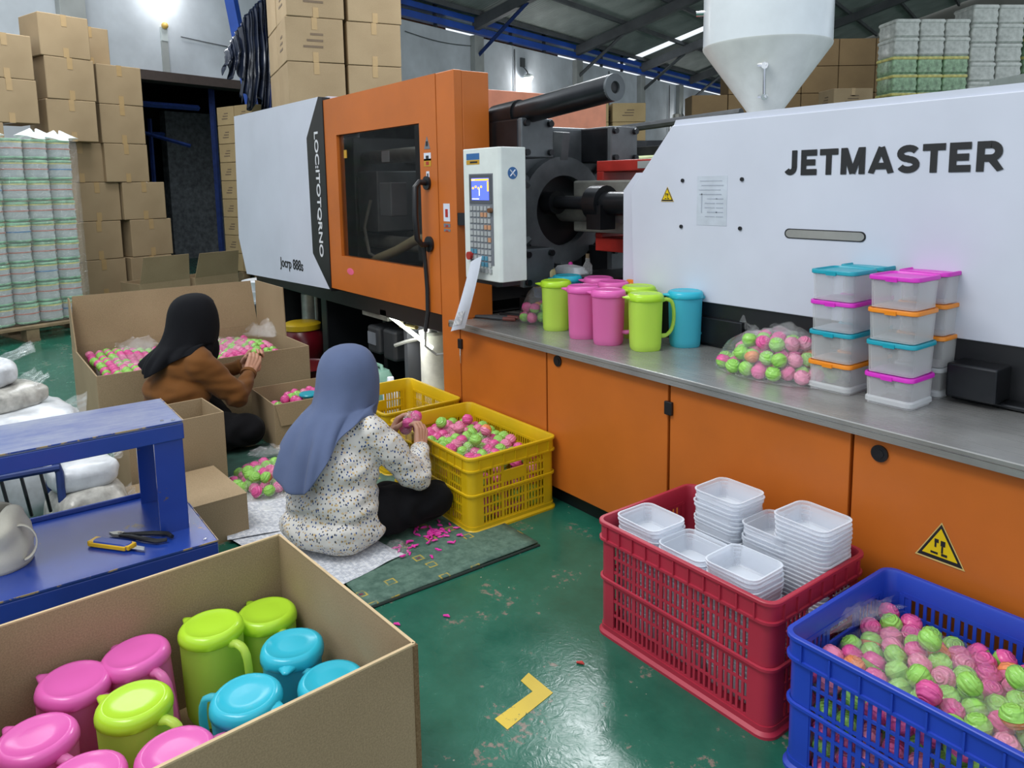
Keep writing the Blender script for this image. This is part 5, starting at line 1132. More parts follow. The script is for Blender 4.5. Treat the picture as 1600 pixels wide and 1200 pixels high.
# ================================================================ BLUE TABLE
BT = thing('blue_step_table', 'worn blue steel two-level table', 'table', (0, 0, 0))
m = MB(); m.bb(-2.553, -2.545, -.55, .557, .59, .643); m.bb(-2.875, -2.867, -.55, .549, .60, .643); m.bb(-2.875, -2.553, .549, .557, .59, .643); m.build('top_frame', BLUEP, BT, bevel=.003)
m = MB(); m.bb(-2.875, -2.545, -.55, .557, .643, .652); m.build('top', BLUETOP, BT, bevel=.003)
m = MB(); m.bb(-2.93, -2.40, -.55, .602, .272, .281); m.bb(-2.408, -2.40, -.55, .602, .21, .272); m.bb(-2.93, -2.408, .594, .602, .21, .272); m.bb(-2.93, -2.922, -.55, .594, .281, .30); m.build('shelf', BLUEP, BT, bevel=.003)
for x, y, sx in ((-2.555, .51, 1), (-2.865, .51, 1), (-2.555, -.5, 1), (-2.865, -.5, 1)):
    m = MB(); s = 1 if x > -2.7 else -1
    m.bb(x-.004, x+.004, y-.045, y+.04, .28, .60); m.bb(x-.05*s, x, y+.035, y+.043, .28, .60); m.build('leg', BLUEP, BT)
for x, y in ((-2.435, .565), (-2.9, .565), (-2.435, -.5), (-2.9, -.5)):
    m = MB(); m.bb(x-.02, x+.02, y-.02, y+.02, 0, .272); m.build('foot', BLUEP, BT)
for x, y, z in ((-2.565, .53, .652), (-2.58, .50, .652), (-2.43, .57, .281)):
    m = MB(); m.cyl((x, y, z), (x, y, z+.003), .006, n=8); m.build('bolt', CHROME, BT)
WORN = m_worn('worn_paint_edge', '#2a4690', '#a08a63', .4, .47)
for x0, x1, y0, y1, z in ((-2.5465, -2.5438, -.55, .556, .6505), (-2.4015, -2.3988, -.55, .601, .2795)):
    m = MB(); m.bb(x0, x1, y0, y1, z-.0022, z+.0022); m.build('worn_edge', WORN, BT)
for x0, x1, y, z in ((-2.875, -2.545, .5575, .6505), (-2.93, -2.40, .6025, .2795)):
    m = MB(); m.bb(x0, x1, y-.0013, y+.0013, z-.0022, z+.0022); m.build('worn_edge', WORN, BT)
# tools on the shelf
t = thing('utility_knife', 'blue and yellow utility knife with short blade on the blue shelf', 'knife', (-2.56, .325, .2815), R(38)); t.scale = (1.3, 1.3, 1.2)
m = MB(); m.rr([(.105, .026, .01, 0), (.11, .03, .012, .004), (.11, .03, .012, .012), (.10, .022, .009, .017)], 4, M=Matrix.Translation((0, 0, 0))); m.build('handle', mat('tool_blue', '#24408f', .45), t, smooth=True)
m = MB(); m.bb(-.057, .05, -.0165, -.011, .003, .014); m.bb(-.062, -.045, -.014, .015, .002, .016); m.bb(.045, .058, -.012, .014, .003, .015); m.bb(-.05, .05, .011, .016, .003, .014); m.build('grip', mat('tool_yellow', '#d9ab12', .45), t, bevel=.002)
m = MB(); m.prism([(.055, -.008), (.098, -.008), (.086, .008), (.055, .008)], 'z', .007, .0082); m.build('blade', CHROME, t)
t = thing('side_cutters', 'black handled side cutters lying behind the utility knife', 'cutters', (-2.575, .40, .2815), R(42))
m = MB(); m.tube([(-.07, -.006, .008), (-.02, -.008, .01), (.04, -.022, .011), (.09, -.026, .011), (.115, -.012, .011)], [.004, .007, .008, .008, .006], 8); m.build('handle', BLACK, t, smooth=True)
m = MB(); m.tube([(-.07, .006, .008), (-.02, .008, .01), (.04, .022, .011), (.09, .026, .011), (.118, .01, .011)], [.004, .007, .008, .008, .006], 8); m.build('handle', BLACK, t, smooth=True)
m = MB(); m.prism([(-.105, 0), (-.08, -.012), (-.06, -.01), (-.055, .01), (-.08, .012)], 'z', .004, .014); m.build('jaw', PALEMETAL, t); m = MB(); m.cyl((-.065, 0, .003), (-.065, 0, .017), .006, n=12); m.build('pivot', CHROME, t)
# canvas bag on the shelf
t = thing('canvas_bag', 'off-white slouching canvas bag with a strap on the blue shelf', 'bag', (-2.66, .035, .2815)); t.scale = (.88, .88, .95)
CANV = m_cloth('canvas', '#c9c4b6', .1, .4)
m = MB()
def cb(u, v):
    a = 2*math.pi*u; r_ = .108*(1+.06*math.sin(v*3.1)-.10*max(0, v-.7)/.3); fo = .010*math.sin(a*5+v*3)*v*v+.018*noise.noise((math.cos(a)*1.8, math.sin(a)*1.8, v*3.5))*(.3+v)
    return ((r_+fo)*math.cos(a), (r_+fo)*math.sin(a)*.9, v*(.165+.028*math.sin(a*2+.6)+.02*math.sin(a*3)))
m.grid(cb, 48, 18, closeu=True); m.lathe([(.1, .0), (.1, .004)], n=24, sy=.9); o_ = m.build('body', CANV, t, smooth=True, sharp=0); o_.modifiers.new('s', 'SOLIDIFY').thickness = .004
m = MB()
def strap(u, v):
    a = math.pi*1.05*v-.3; c_ = Vector((.088, .06, .085))+Vector((.0, .048*math.sin(a), .06*math.cos(a))); return (c_.x+(u-.5)*.018+.012*math.sin(a), c_.y, c_.z)
m.grid(strap, 4, 20); o_ = m.build('strap', CANV, t, smooth=True, sharp=0, recalc=False); o_.modifiers.new('s', 'SOLIDIFY').thickness = .004
m = MB(); m.sphere((0, 0, .10), (.085, .075, .05), 20, 10); m.build('contents', CANV, t, smooth=True)
# things behind the table: dark blue stool frame, bags
t = thing('stool', 'dark blue tubular stool with woven strap seat behind the canvas bag', 'stool', (-3.28, .05, 0))
m = MB(); m.tube([(.12, .2, 0), (.12, .2, .36), (.10, .19, .40), (0, .19, .415), (-.12, .18, .41)], .014, 8); m.tube([(.12, .2, .38), (.12, 0, .385), (.12, -.2, .385)], .013, 8); m.tube([(.12, -.2, 0), (.12, -.2, .38)], .014, 8); m.tube([(-.12, .18, 0), (-.12, .18, .41), (-.12, -.2, .41), (-.12, -.2, 0)], .014, 8); m.build('frame', BLUEDK, t, smooth=True)
for i in range(6):
    y = -.16+i*.06; m = MB(); m.bb(-.12, .12, y-.014, y+.014, .375, .38); m.build('seat_strap', BLACK, t)
    m = MB(); m.tube([(.12, y, .38), (.13, y+.01, .3), (.12, y+.02, .22)], .006, 6); m.build('hanging_strap', BLACK, t)
def sack(name, label, loc, size, mt, seed, rz=0, tail=None):
    t = thing(name, label, 'bag', loc, rz); L, W, H = size; m = MB()
    def fn(u, v):
        a = 2*math.pi*u; b = -math.pi/2+math.pi*v; e = .55
        def sp(x): return math.copysign(abs(x)**e, x)
        x = L/2*sp(math.cos(a))*abs(math.cos(b))**.5; y = W/2*sp(math.sin(a))*abs(math.cos(b))**.5; z = H/2*sp(math.sin(b))+H/2
        d = 1+.12*noise.noise((x*9+seed, y*9, z*9))+.05*noise.noise((x*26, y*26+seed, z*26))
        return (x*d, y*d, max(0.0, z*(1+.1*noise.noise((x*8, y*8, seed)))))
    m.grid(fn, 40, 22, closeu=True); m.build('sack_body', mt, t, smooth=True, sharp=0)
    if tail:
        m = MB(); an, ln, wd, z = tail; d_ = Vector((math.cos(an), math.sin(an), 0)); s_ = Vector((-d_.y, d_.x, 0))
        def f2(u, v):
            p = d_*(max(L, W)*.3+ln*v)+s_*((u-.5)*wd*(1-.2*v))+Vector((0, 0, z+.05*v+.014*math.sin(u*17+seed)*v+.012*noise.noise((u*6, v*5, seed))))
            return tuple(p)
        m.grid(f2, 26, 10); m.build('film_mouth', FILM, t, smooth=True, sharp=0)
    return t
WSACK = mat('white_sack', '#d2d6da', .3, var=.14, scale=10, bump=.4, bscale=26); GSACK = mat('translucent_sack', '#bab8b0', .25, var=.22, scale=16, bump=.5, bscale=30)
sack('white_bag', 'lowest white plastic bag in the pile behind the blue table', (-3.80, .06, .0), (.5, .62, .36), WSACK, 1.2, 0, (R(60), .14, .3, .3))
sack('white_bag', 'flat white plastic bag on top edge of the pile behind the blue table', (-3.78, .10, .345), (.48, .56, .14), WSACK, 4.2, .2, (R(70), .16, .34, .08))
sack('white_bag', 'middle white plastic bag of rings in the pile', (-3.85, .03, .47), (.4, .44, .11), GSACK, 6.2, .4, (R(80), .12, .28, .07))
sack('white_bag', 'topmost white plastic bag with upturned clear mouth', (-3.9, .0, .565), (.34, .36, .11), WSACK, 8.4, .1, (R(85), .15, .24, .10))
sack('sack', 'full translucent sack tied shut under the blue table', (-3.22, .34, 0), (.28, .27, .27), GSACK, 2.7, .3, (R(80), .08, .12, .16))
sack('sack', 'white pack resting on the tied sack behind the table', (-3.28, .33, .26), (.26, .24, .10), WSACK, 9.9, .1, (R(80), .07, .12, .06))

# ================================================================ FLOOR THINGS
m = MB()
def matfn(u, v): return (-3.2+1.03*u, 1.0+.72*v+.01*u, .0065+.002*noise.noise((u*7, v*5, 1)))
MT = thing('floor_mat', 'worn green patterned mat under the woman in grey headscarf', 'mat', (0, 0, 0))
m.grid(matfn, 24, 16); o_ = m.build('mat_sheet', m_mat(), MT, smooth=True, sharp=0); sd = o_.modifiers.new('s', 'SOLIDIFY'); sd.thickness = .006
m = MB(); m.tube([(-2.168, 1.0, .004), (-2.16, 1.73, .004)], .005, 6); m.build('bound_edge', mat('mat_edge', '#1d2b26', .8), MT)
m = MB(); m.bb(-4.0, -3.05, .80, 1.45, .001, .010); tag(m.build('under_mat', mat('dark_green_mat', '#24453b', .7, var=.2), None), 'dark green mat corner under the bag of balls', 'mat')
NEWS = m_news()
def sheet(name, label, c, L, W, rz, seed, z=.012, amp=.006, mt=None, cat='newspaper'):
    m = MB(); cr, sr = math.cos(rz), math.sin(rz)
    def fn(u, v):
        x, y = (u-.5)*L, (v-.5)*W; k = amp*(noise.noise((u*4+seed, v*4, seed))+.5*noise.noise((u*9, v*9+seed, 2)))
        return (c[0]+x*cr-y*sr, c[1]+x*sr+y*cr, max(z+.001, z+amp+k))
    m.grid(fn, 26, 18); return tag(m.build(name, mt or NEWS, None, smooth=True, sharp=0), label, cat)
sheet('newspaper', 'printed newspaper sheet spread under the woman in grey headscarf', (-2.72, 1.02), .72, .36, R(12), 1.5, .013, .004)
sheet('newspaper', 'folded newspaper corner poking out left of the printed blouse', (-3.06, .96), .34, .3, R(-15), 4.5, .017, .004)
sheet('grey_film', 'grey plastic sheet under the floor bag of balls', (-3.35, 1.04), .5, .36, R(10), 7.5, .010, .008, FILMW, 'film')
bag('clear_bag', 'tiny clear bag with pink bits near the newspaper corner', (-2.46, 1.27, .012), .07, .045, .03, 41.0)
for i in range(70):
    a = rng.uniform(0, 6.28); rr_ = abs(rng.gauss(0, 1)); x = -2.50+.07*rr_*math.cos(a)*1.1+.02; y = 1.44+.075*rr_*math.sin(a)-.25*0
    if y > 1.55 or x < -2.72: continue
    if i > 58: x, y = -2.44+rng.uniform(-.06, .06), 1.27+rng.uniform(-.06, .1)
    pts = []; d_ = rng.uniform(0, 6.28); p = Vector((x, y, .014+rng.random()*.008))
    for k in range(4): pts.append(p.copy()); d_ += rng.uniform(-.9, .9); p += Vector((math.cos(d_), math.sin(d_), 0))*rng.uniform(.006, .012)
    m = MB(); m.tube(pts, [.0025, .0045, .0045, .0025], 5)
    tag(m.build('pink_scrap', SCRAP, None, smooth=True), 'bright pink plastic trimming scattered on the mat by the knee', 'scrap', 'pink trimmings on the mat')
for x, y, mt, lab in ((-1.98, 1.18, SCRAP, 'single pink trimming on the green floor before the mat'), (-2.04, 1.03, SCRAP, 'pink fleck on the floor near the foreground carton'), (-1.53, 1.36, REDP, 'dark red chip on the floor beside the red crate')):
    m = MB(); m.tube([(x, y, .004), (x+.012, y+.01, .005), (x+.02, y+.012, .004)], [.003, .005, .002], 6); tag(m.build('scrap', mt, None, smooth=True), lab, 'scrap')
TAPEY = m_worn('yellow_floor_tape', '#cdb23a', '#3c5a44', .45, .585)
t = thing('floor_tape', 'yellow L-shaped tape mark on the green floor', 'floor tape', (-1.53, 1.13, 0))
o3 = Vector((-1.53, 1.13, 0))
def quad(name, pts, mt, parent):
    m = MB(); m.prism([(p[0]-o3.x, p[1]-o3.y) for p in pts], 'z', .0004, .0014); return m.build(name, mt, parent)
TP_LONG = [(-1.473, 1.222), (-1.512, 1.181), (-1.489, 1.035), (-1.437, 1.038)]; TP_SHORT = [(-1.473, 1.222), (-1.582, 1.222), (-1.569, 1.183), (-1.512, 1.181)]
quad('tape_strip', TP_LONG, TAPEY, t)
quad('tape_strip', TP_SHORT, TAPEY, t)
m = MB(); m.prism([(-1.62, .78), (-1.56, .80), (-1.58, .83), (-1.66, .82)], 'z', .0004, .0012); tag(m.build('floor_tape', TAPEY), 'scrap of yellow tape on the floor beside the foreground carton', 'floor tape')

# ================================================================ SMALL THINGS ON AND UNDER THE MACHINE
t = thing('spray_can', 'white-capped spray can with blue label on the worktop', 'can', (-3.03, 2.45, .811))
m = MB(); m.lathe([(.03, 0), (.032, .005), (.032, .15), (.026, .165)], n=20); m.build('can', mat('can_blue', '#2c4f86', .3), t, smooth=True); m = MB(); m.lathe([(.031, .165), (.031, .225), (.028, .23)], n=20); m.build('cap', PAPER, t, smooth=True)
m = MB(); m.lathe([(.0325, .05), (.0325, .10)], n=20); m.build('label_band', mat('can_yellow', '#c9b23c', .4), t, smooth=True)
t = thing('bottle', 'pale yellow bottle with blue cap on the worktop', 'bottle', (-2.95, 2.45, .811))
m = MB(); m.rr([(.06, .05, .018, 0), (.062, .052, .02, .14), (.03, .03, .014, .175)], 4); m.build('body', mat('bottle_cream', '#cdbf8a', .4), t, smooth=True); m = MB(); m.lathe([(.022, .17), (.022, .20), (.018, .203)], n=14); m.build('cap', BLUES, t, smooth=True); m = MB(); m.rr([(.063, .053, .02, .03), (.063, .053, .02, .09)], 4, False, False); m.build('label_band', mat('can_yellow2', '#cdae2c', .4), t)
t = thing('white_pack', 'white soft pack with small pink print on the machine ledge', 'pack', (-2.96, 2.60, .905))
m = MB(); m.rr([(.2, .09, .02, 0), (.21, .1, .03, .03), (.17, .07, .03, .06), (.03, .02, .008, .07)], 4); m.build('pack', WSACK, t, smooth=True); m = MB(); m.sphere((0, 0, .072), .012); m.build('twist', SCRAP, t, smooth=True)
t = thing('small_bottle', 'small clear glass bottle with cork on the machine ledge', 'bottle', (-2.86, 2.63, .905))
m = MB(); m.lathe([(.022, 0), (.024, .01), (.024, .07), (.012, .09), (.011, .11)], n=16); m.build('glass', FROST, t, smooth=True); m = MB(); m.lathe([(.01, .105), (.011, .13)], n=12); m.build('cork', WOOD, t, smooth=True)
t = thing('pliers', 'long grey pliers with red grips at the left end of the worktop', 'pliers', (-3.08, 2.18, ZB), R(28))
for s in (-1, 1):
    m = MB(); m.tube([(-.12, 0, .01), (-.02, s*.012, .012), (.08, s*.028, .012), (.13, s*.02, .012)], [.006, .009, .008, .006], 8); hd = m.build('handle', BEAMD, t, smooth=True)
    m = MB(); m.tube([(.07, s*.028, .012), (.135, s*.02, .012)], .0095, 8); m.build('grip', mat('grip_red', '#7a4038', .5), hd, smooth=True)
t = thing('wrench', 'dark wrench lying behind the grey pliers on the worktop', 'wrench', (-3.05, 2.30, ZB), R(15))
m = MB(); m.tube([(-.1, 0, .01), (.1, 0, .012)], .009, 8); m.build('shaft', BLACKM, t, smooth=True); m = MB(); m.lathe([(.02, 0), (.022, .01), (.02, .02)], (.11, 0, 0), 12); m.build('head', BLACKM, t, smooth=True)
m = MB(); m.lathe([(.02, 0), (.024, .006), (.024, .02), (.018, .026)], (-3.235, 2.06, .70), 14); m.build('corner_knob', BLACK, WT, smooth=True)
# curled paper strip hanging from the control box
t = thing('paper_strip', 'curled white printed paper strip hanging from the control box', 'paper', (-2.9, 1.93, .7))
def ps(u, v):
    w_ = .085+.03*v; x = .055-.14*v-.05*v*v; z = .36-.36*v
    return (x+(u-.5)*w_*1.1+.01*math.sin(v*3), -.01-.015*math.sin(v*2.6)+(.018*(u-.5)**2*4)*(.3+v), z+(u-.5)*.035)
m = MB(); m.grid(ps, 8, 20); o_ = m.build('sheet', PAPER, t, smooth=True, sharp=0)
m = MB()
def ps2(u, v): p = ps(.2+.6*u, .72+.2*v); return (p[0]+.001, p[1]-.002, p[2])
m.grid(ps2, 5, 5); m.build('print', NEWS, t, smooth=True)
# under the clamp
t = thing('barrel', 'dark red barrel with yellow lid below the clamp', 'barrel', (-5.76, 2.2, 0))
m = MB(); m.lathe([(.14, 0), (.17, .06), (.18, .14), (.17, .22), (.14, .27)], n=24); m.build('body', mat('barrel_red', '#6e1420', .3), t, smooth=True); m = MB(); m.lathe([(.12, .27), (.15, .275), (.15, .315), (.12, .33), (.05, .333)], n=24); m.build('lid', mat('lid_yellow', '#c9a820', .35), t, smooth=True)
t = thing('red_basin', 'dark red basin on the floor behind the carton', 'basin', (-5.2, 1.98, 0)); m = MB(); m.lathe([(.12, 0), (.19, .1), (.2, .105), (.185, .1), (.11, .008)], n=24); m.build('bowl', mat('barrel_red', '#6e1420', .3), t, smooth=True); m = MB(); m.lathe([(.195, .1), (.21, .108), (.2, .116), (.19, .108)], n=24); m.build('rim', mat('barrel_red', '#6e1420', .3), t, smooth=True)
t = thing('white_container', 'stacked white tubs standing under the clamp cover', 'tubs', (-7.05, 2.35, 0))
for k in range(6):
    m = MB(); m.lathe([(.17, k*.09), (.2, k*.09+.07), (.205, k*.09+.085), (.19, k*.09+.09)], n=24); m.build('tub', WSACK, t, smooth=True)
t = thing('black_case', 'black plastic case beside the red barrel', 'case', (-6.6, 2.25, 0)); m = MB(); m.bb(-.16, .16, -.12, .12, 0, .36); m.build('body', BLACK, t, bevel=.02); m = MB(); m.tube([(-.06, 0, .36), (-.05, 0, .4), (.05, 0, .4), (.06, 0, .36)], .01, 6); m.build('handle', BLACK, t)
t = thing('filter_jar', 'grey cylinder jar with pipe below the clamp cover', 'jar', (-6.1, 2.42, 0)); m = MB(); m.lathe([(.07, 0), (.08, .01), (.08, .5), (.06, .52), (.06, .6)], n=20); m.build('body', PALEMETAL, t, smooth=True); m = MB(); m.cyl((.12, 0, 0), (.12, 0, .66), .018, n=8); m.build('pipe', PALEMETAL, t, smooth=True); m = MB(); m.lathe([(.05, .6), (.055, .64), (.03, .66)], n=16); m.build('cap', REDP, t, smooth=True)
t = thing('jerrycan', 'green plastic jerrycan below the clamp', 'jerrycan', (-4.06, 2.02, 0)); m = MB(); m.rr([(.15, .12, .02, 0), (.16, .13, .025, .02), (.16, .13, .025, .24), (.12, .1, .03, .29), (.05, .05, .02, .30)], 4); m.build('body', mat('can_green', '#6f9384', .35), t, smooth=True); m = MB(); m.tube([(-.04, 0, .28), (-.03, 0, .32), (.03, 0, .32), (.04, 0, .28)], .012, 8); m.build('handle', mat('can_green', '#6f9384', .35), t, smooth=True)
t = thing('white_bottle', 'white plastic oil bottle with handle beside the oil tank', 'bottle', (-3.86, 1.99, .0)); m = MB(); m.rr([(.09, .07, .02, 0), (.095, .075, .02, .2), (.04, .04, .015, .26), (.035, .035, .015, .29)], 4); m.build('body', PAPER, t, smooth=True); m = MB(); m.tube([(.03, -.03, .25), (.055, -.035, .22), (.05, -.037, .14)], .009, 8); m.build('handle', PAPER, t, smooth=True)
t = thing('white_bottle', 'small white bottle with blue cap behind the smaller yellow crate', 'bottle', (-3.98, 1.90, 0)); m = MB(); m.lathe([(.03, 0), (.032, .2), (.02, .22)], n=16); m.build('body', PAPER, t, smooth=True); m = MB(); m.lathe([(.018, .22), (.018, .25)], n=12); m.build('cap', BLUES, t, smooth=True)
# ================================================================ PEOPLE
def V(*a): return Vector(a)
def caps_mesh(caps, ells):
    m = MB()
    for p0, r0, p1, r1 in caps:
        p0, p1 = Vector(p0), Vector(p1)
        m.sphere(p0, r0, 14, 9); m.sphere(p1, r1, 14, 9); m.cyl(p0, p1, r0, r1, 14)
    for c, r_, rot in ells:
        mx = Matrix.Translation(Vector(c)) @ Euler(rot).to_matrix().to_4x4(); m.sphere((0, 0, 0), r_, 22, 14, M=mx)
    return m
def fuse(caps, ells, voxel, it, name, mt, parent, wrinkle=None, factor=.5, link_it=True):
    me = caps_mesh(caps, ells).mesh(name, mt)
    o_ = bpy.data.objects.new(name, me); COL.objects.link(o_)
    md = o_.modifiers.new('r', 'REMESH'); md.mode = 'VOXEL'; md.voxel_size = voxel
    if it: s_ = o_.modifiers.new('s', 'SMOOTH'); s_.factor = factor; s_.iterations = it
    dg = bpy.context.evaluated_depsgraph_get(); dg.update()
    out = bpy.data.meshes.new_from_object(o_.evaluated_get(dg)); bpy.data.objects.remove(o_)
    if wrinkle:
        nr = [v.normal.copy() for v in out.vertices]
        for v, n_ in zip(out.vertices, nr): v.co += n_*wrinkle(v.co)
    out.materials.clear(); out.materials.append(mt); out.name = name
    out.polygons.foreach_set('use_smooth', [True]*len(out.polygons)); out.update()
    return link(name, out, parent) if link_it else out
def hand_caps(w_, d_, n_, side, curl=(30, 42, 28), spread=.0):
    d_ = Vector(d_).normalized(); n_ = Vector(n_); n_ = (n_-d_*n_.dot(d_)).normalized(); s_ = d_.cross(n_)*side; w_ = Vector(w_); caps = []
    caps.append((w_-d_*.03, .021, w_+d_*.012, .02))
    for i in range(4):
        off = s_*(.027-.018*i); k0 = w_+d_*.012+off*.7; k1 = w_+d_*(.078-.004*abs(i-1))+off
        caps.append((k0, .0145, k1, .0105)); p = k1; a = 0; L = (.07, .078, .072, .056)[i]
        for sg, c_, r0, r1 in ((.46, curl[0], .0098, .0088), (.3, curl[1], .0088, .0082), (.24, curl[2], .0082, .007)):
            a += R(c_); q = p+(d_*math.cos(a)+n_*math.sin(a)+s_*(spread*(1.5-i)))*(L*sg); caps.append((p, r0, q, r1)); p = q
    t0 = w_+d_*.02+s_*.022+n_*.006; t1 = t0+(d_*.55+s_*.6+n_*.45)*.042; t2 = t1+(d_*.8+s_*.1+n_*.5)*.03; t3 = t2+(d_*.85-s_*.15+n_*.45)*.022
    caps += [(t0, .015, t1, .0115), (t1, .011, t2, .0095), (t2, .0095, t3, .0078)]
    return caps
def join_meshes(name, lst, mt):
    bm = bmesh.new()
    for me in lst: bm.from_mesh(me)
    out = bpy.data.meshes.new(name); bm.to_mesh(out); bm.free(); out.materials.append(mt)
    out.polygons.foreach_set('use_smooth', [True]*len(out.polygons)); return out
def headscarf(parent, mt, hc, tip_z, tip_y, seed, fold=1.0, cape=(.15, .225, .52, .45)):
    hx, hy, hz = hc
    rings = [(.128, .0, .004, .004, .004), (.125, -.004, .042, .038, .042), (.111, -.006, .078, .068, .076), (.085, -.008, .102, .088, .1), (.045, -.008, .116, .102, .118), (.0, -.008, .121, .108, .126), (-.04, -.01, .122, .108, .134), (-.075, -.014, .122, .104, .148), (-.1, -.018, .122, .096, .162)]
    NU = 72; vs = []; fs = []
    def ringpt(r_, a):
        dz, dy, rx, ryf, ryb = r_; ca, sa = math.cos(a), math.sin(a); ry = ryf if ca > 0 else ryb
        w_ = max(0, -dz/.115); pl = 1+.022*fold*w_*math.sin(9*a+seed)+.012*noise.noise((math.cos(a)*2.5+seed, math.sin(a)*2.5, dz*14))
        return V(hx+rx*sa*pl, hy+dy+ry*ca*pl, hz+dz)
    for r_ in rings:
        for k in range(NU): vs.append(ringpt(r_, 2*math.pi*k/NU))
    NW = 16
    for j in range(1, NW+1):
        w_ = j/NW
        for k in range(NU):
            a = 2*math.pi*k/NU; ca, sa = math.cos(a), math.sin(a); N = ringpt(rings[-1], a)
            bk = max(0, -ca); fr = max(0, ca); sd = abs(sa)
            rt = max(0, sa); lf = max(0, -sa)
            Cc = V(hx*.5+(cape[1]*.78 if sa < 0 else cape[0]*.95)*sa, (hy-.05)*.8+(.15*ca if ca > 0 else .215*ca), hz-.11-.07*bk-.05*fr+.02*rt+.0*lf)
            hemy = (.13*ca+.03) if ca > 0 else (tip_y*bk**.85+.03*(1-bk))
            hz_s = cape[2] if sa > 0 else cape[3]
            Hm = V((cape[0] if sa > 0 else cape[1])*sa*(1-.15*bk**3), hemy, hz_s-.07*fr-(hz_s-tip_z)*(bk**2.0))
            p = N*(1-w_)**2+Cc*(2*w_*(1-w_))+Hm*w_**2
            out = V(sa, ca, 0)
            p += out*(fold*(.018*math.sin(6*a+seed+1.2*w_)*w_+.011*math.sin(13*a+seed*2+1.5*w_)*w_**.6+.014*noise.noise((sa*3+seed, ca*3, w_*1.5))*w_))
            vs.append(p)
    NR = len(rings)+NW
    for i in range(NR-1):
        for k in range(NU):
            k2 = (k+1) % NU; am = 2*math.pi*(k+.5)/NU; am = min(am, 2*math.pi-am)
            if 3 <= i < 7 and am < R(40): continue
            fs.append((i*NU+k, i*NU+k2, (i+1)*NU+k2, (i+1)*NU+k))
    fs.append(tuple(range(NU)))
    used = sorted({i for f_ in fs for i in f_}); rm = {o: i for i, o in enumerate(used)}; vs = [vs[i] for i in used]; fs = [tuple(rm[i] for i in f_) for f_ in fs]
    m = MB(); m.add(vs, fs); o_ = m.build('headscarf', mt, parent, smooth=True, sharp=0)
    s_ = o_.modifiers.new('s', 'SOLIDIFY'); s_.thickness = .004; s_.offset = 1
    sb = o_.modifiers.new('b', 'SUBSURF'); sb.levels = 1; sb.render_levels = 1
    return o_
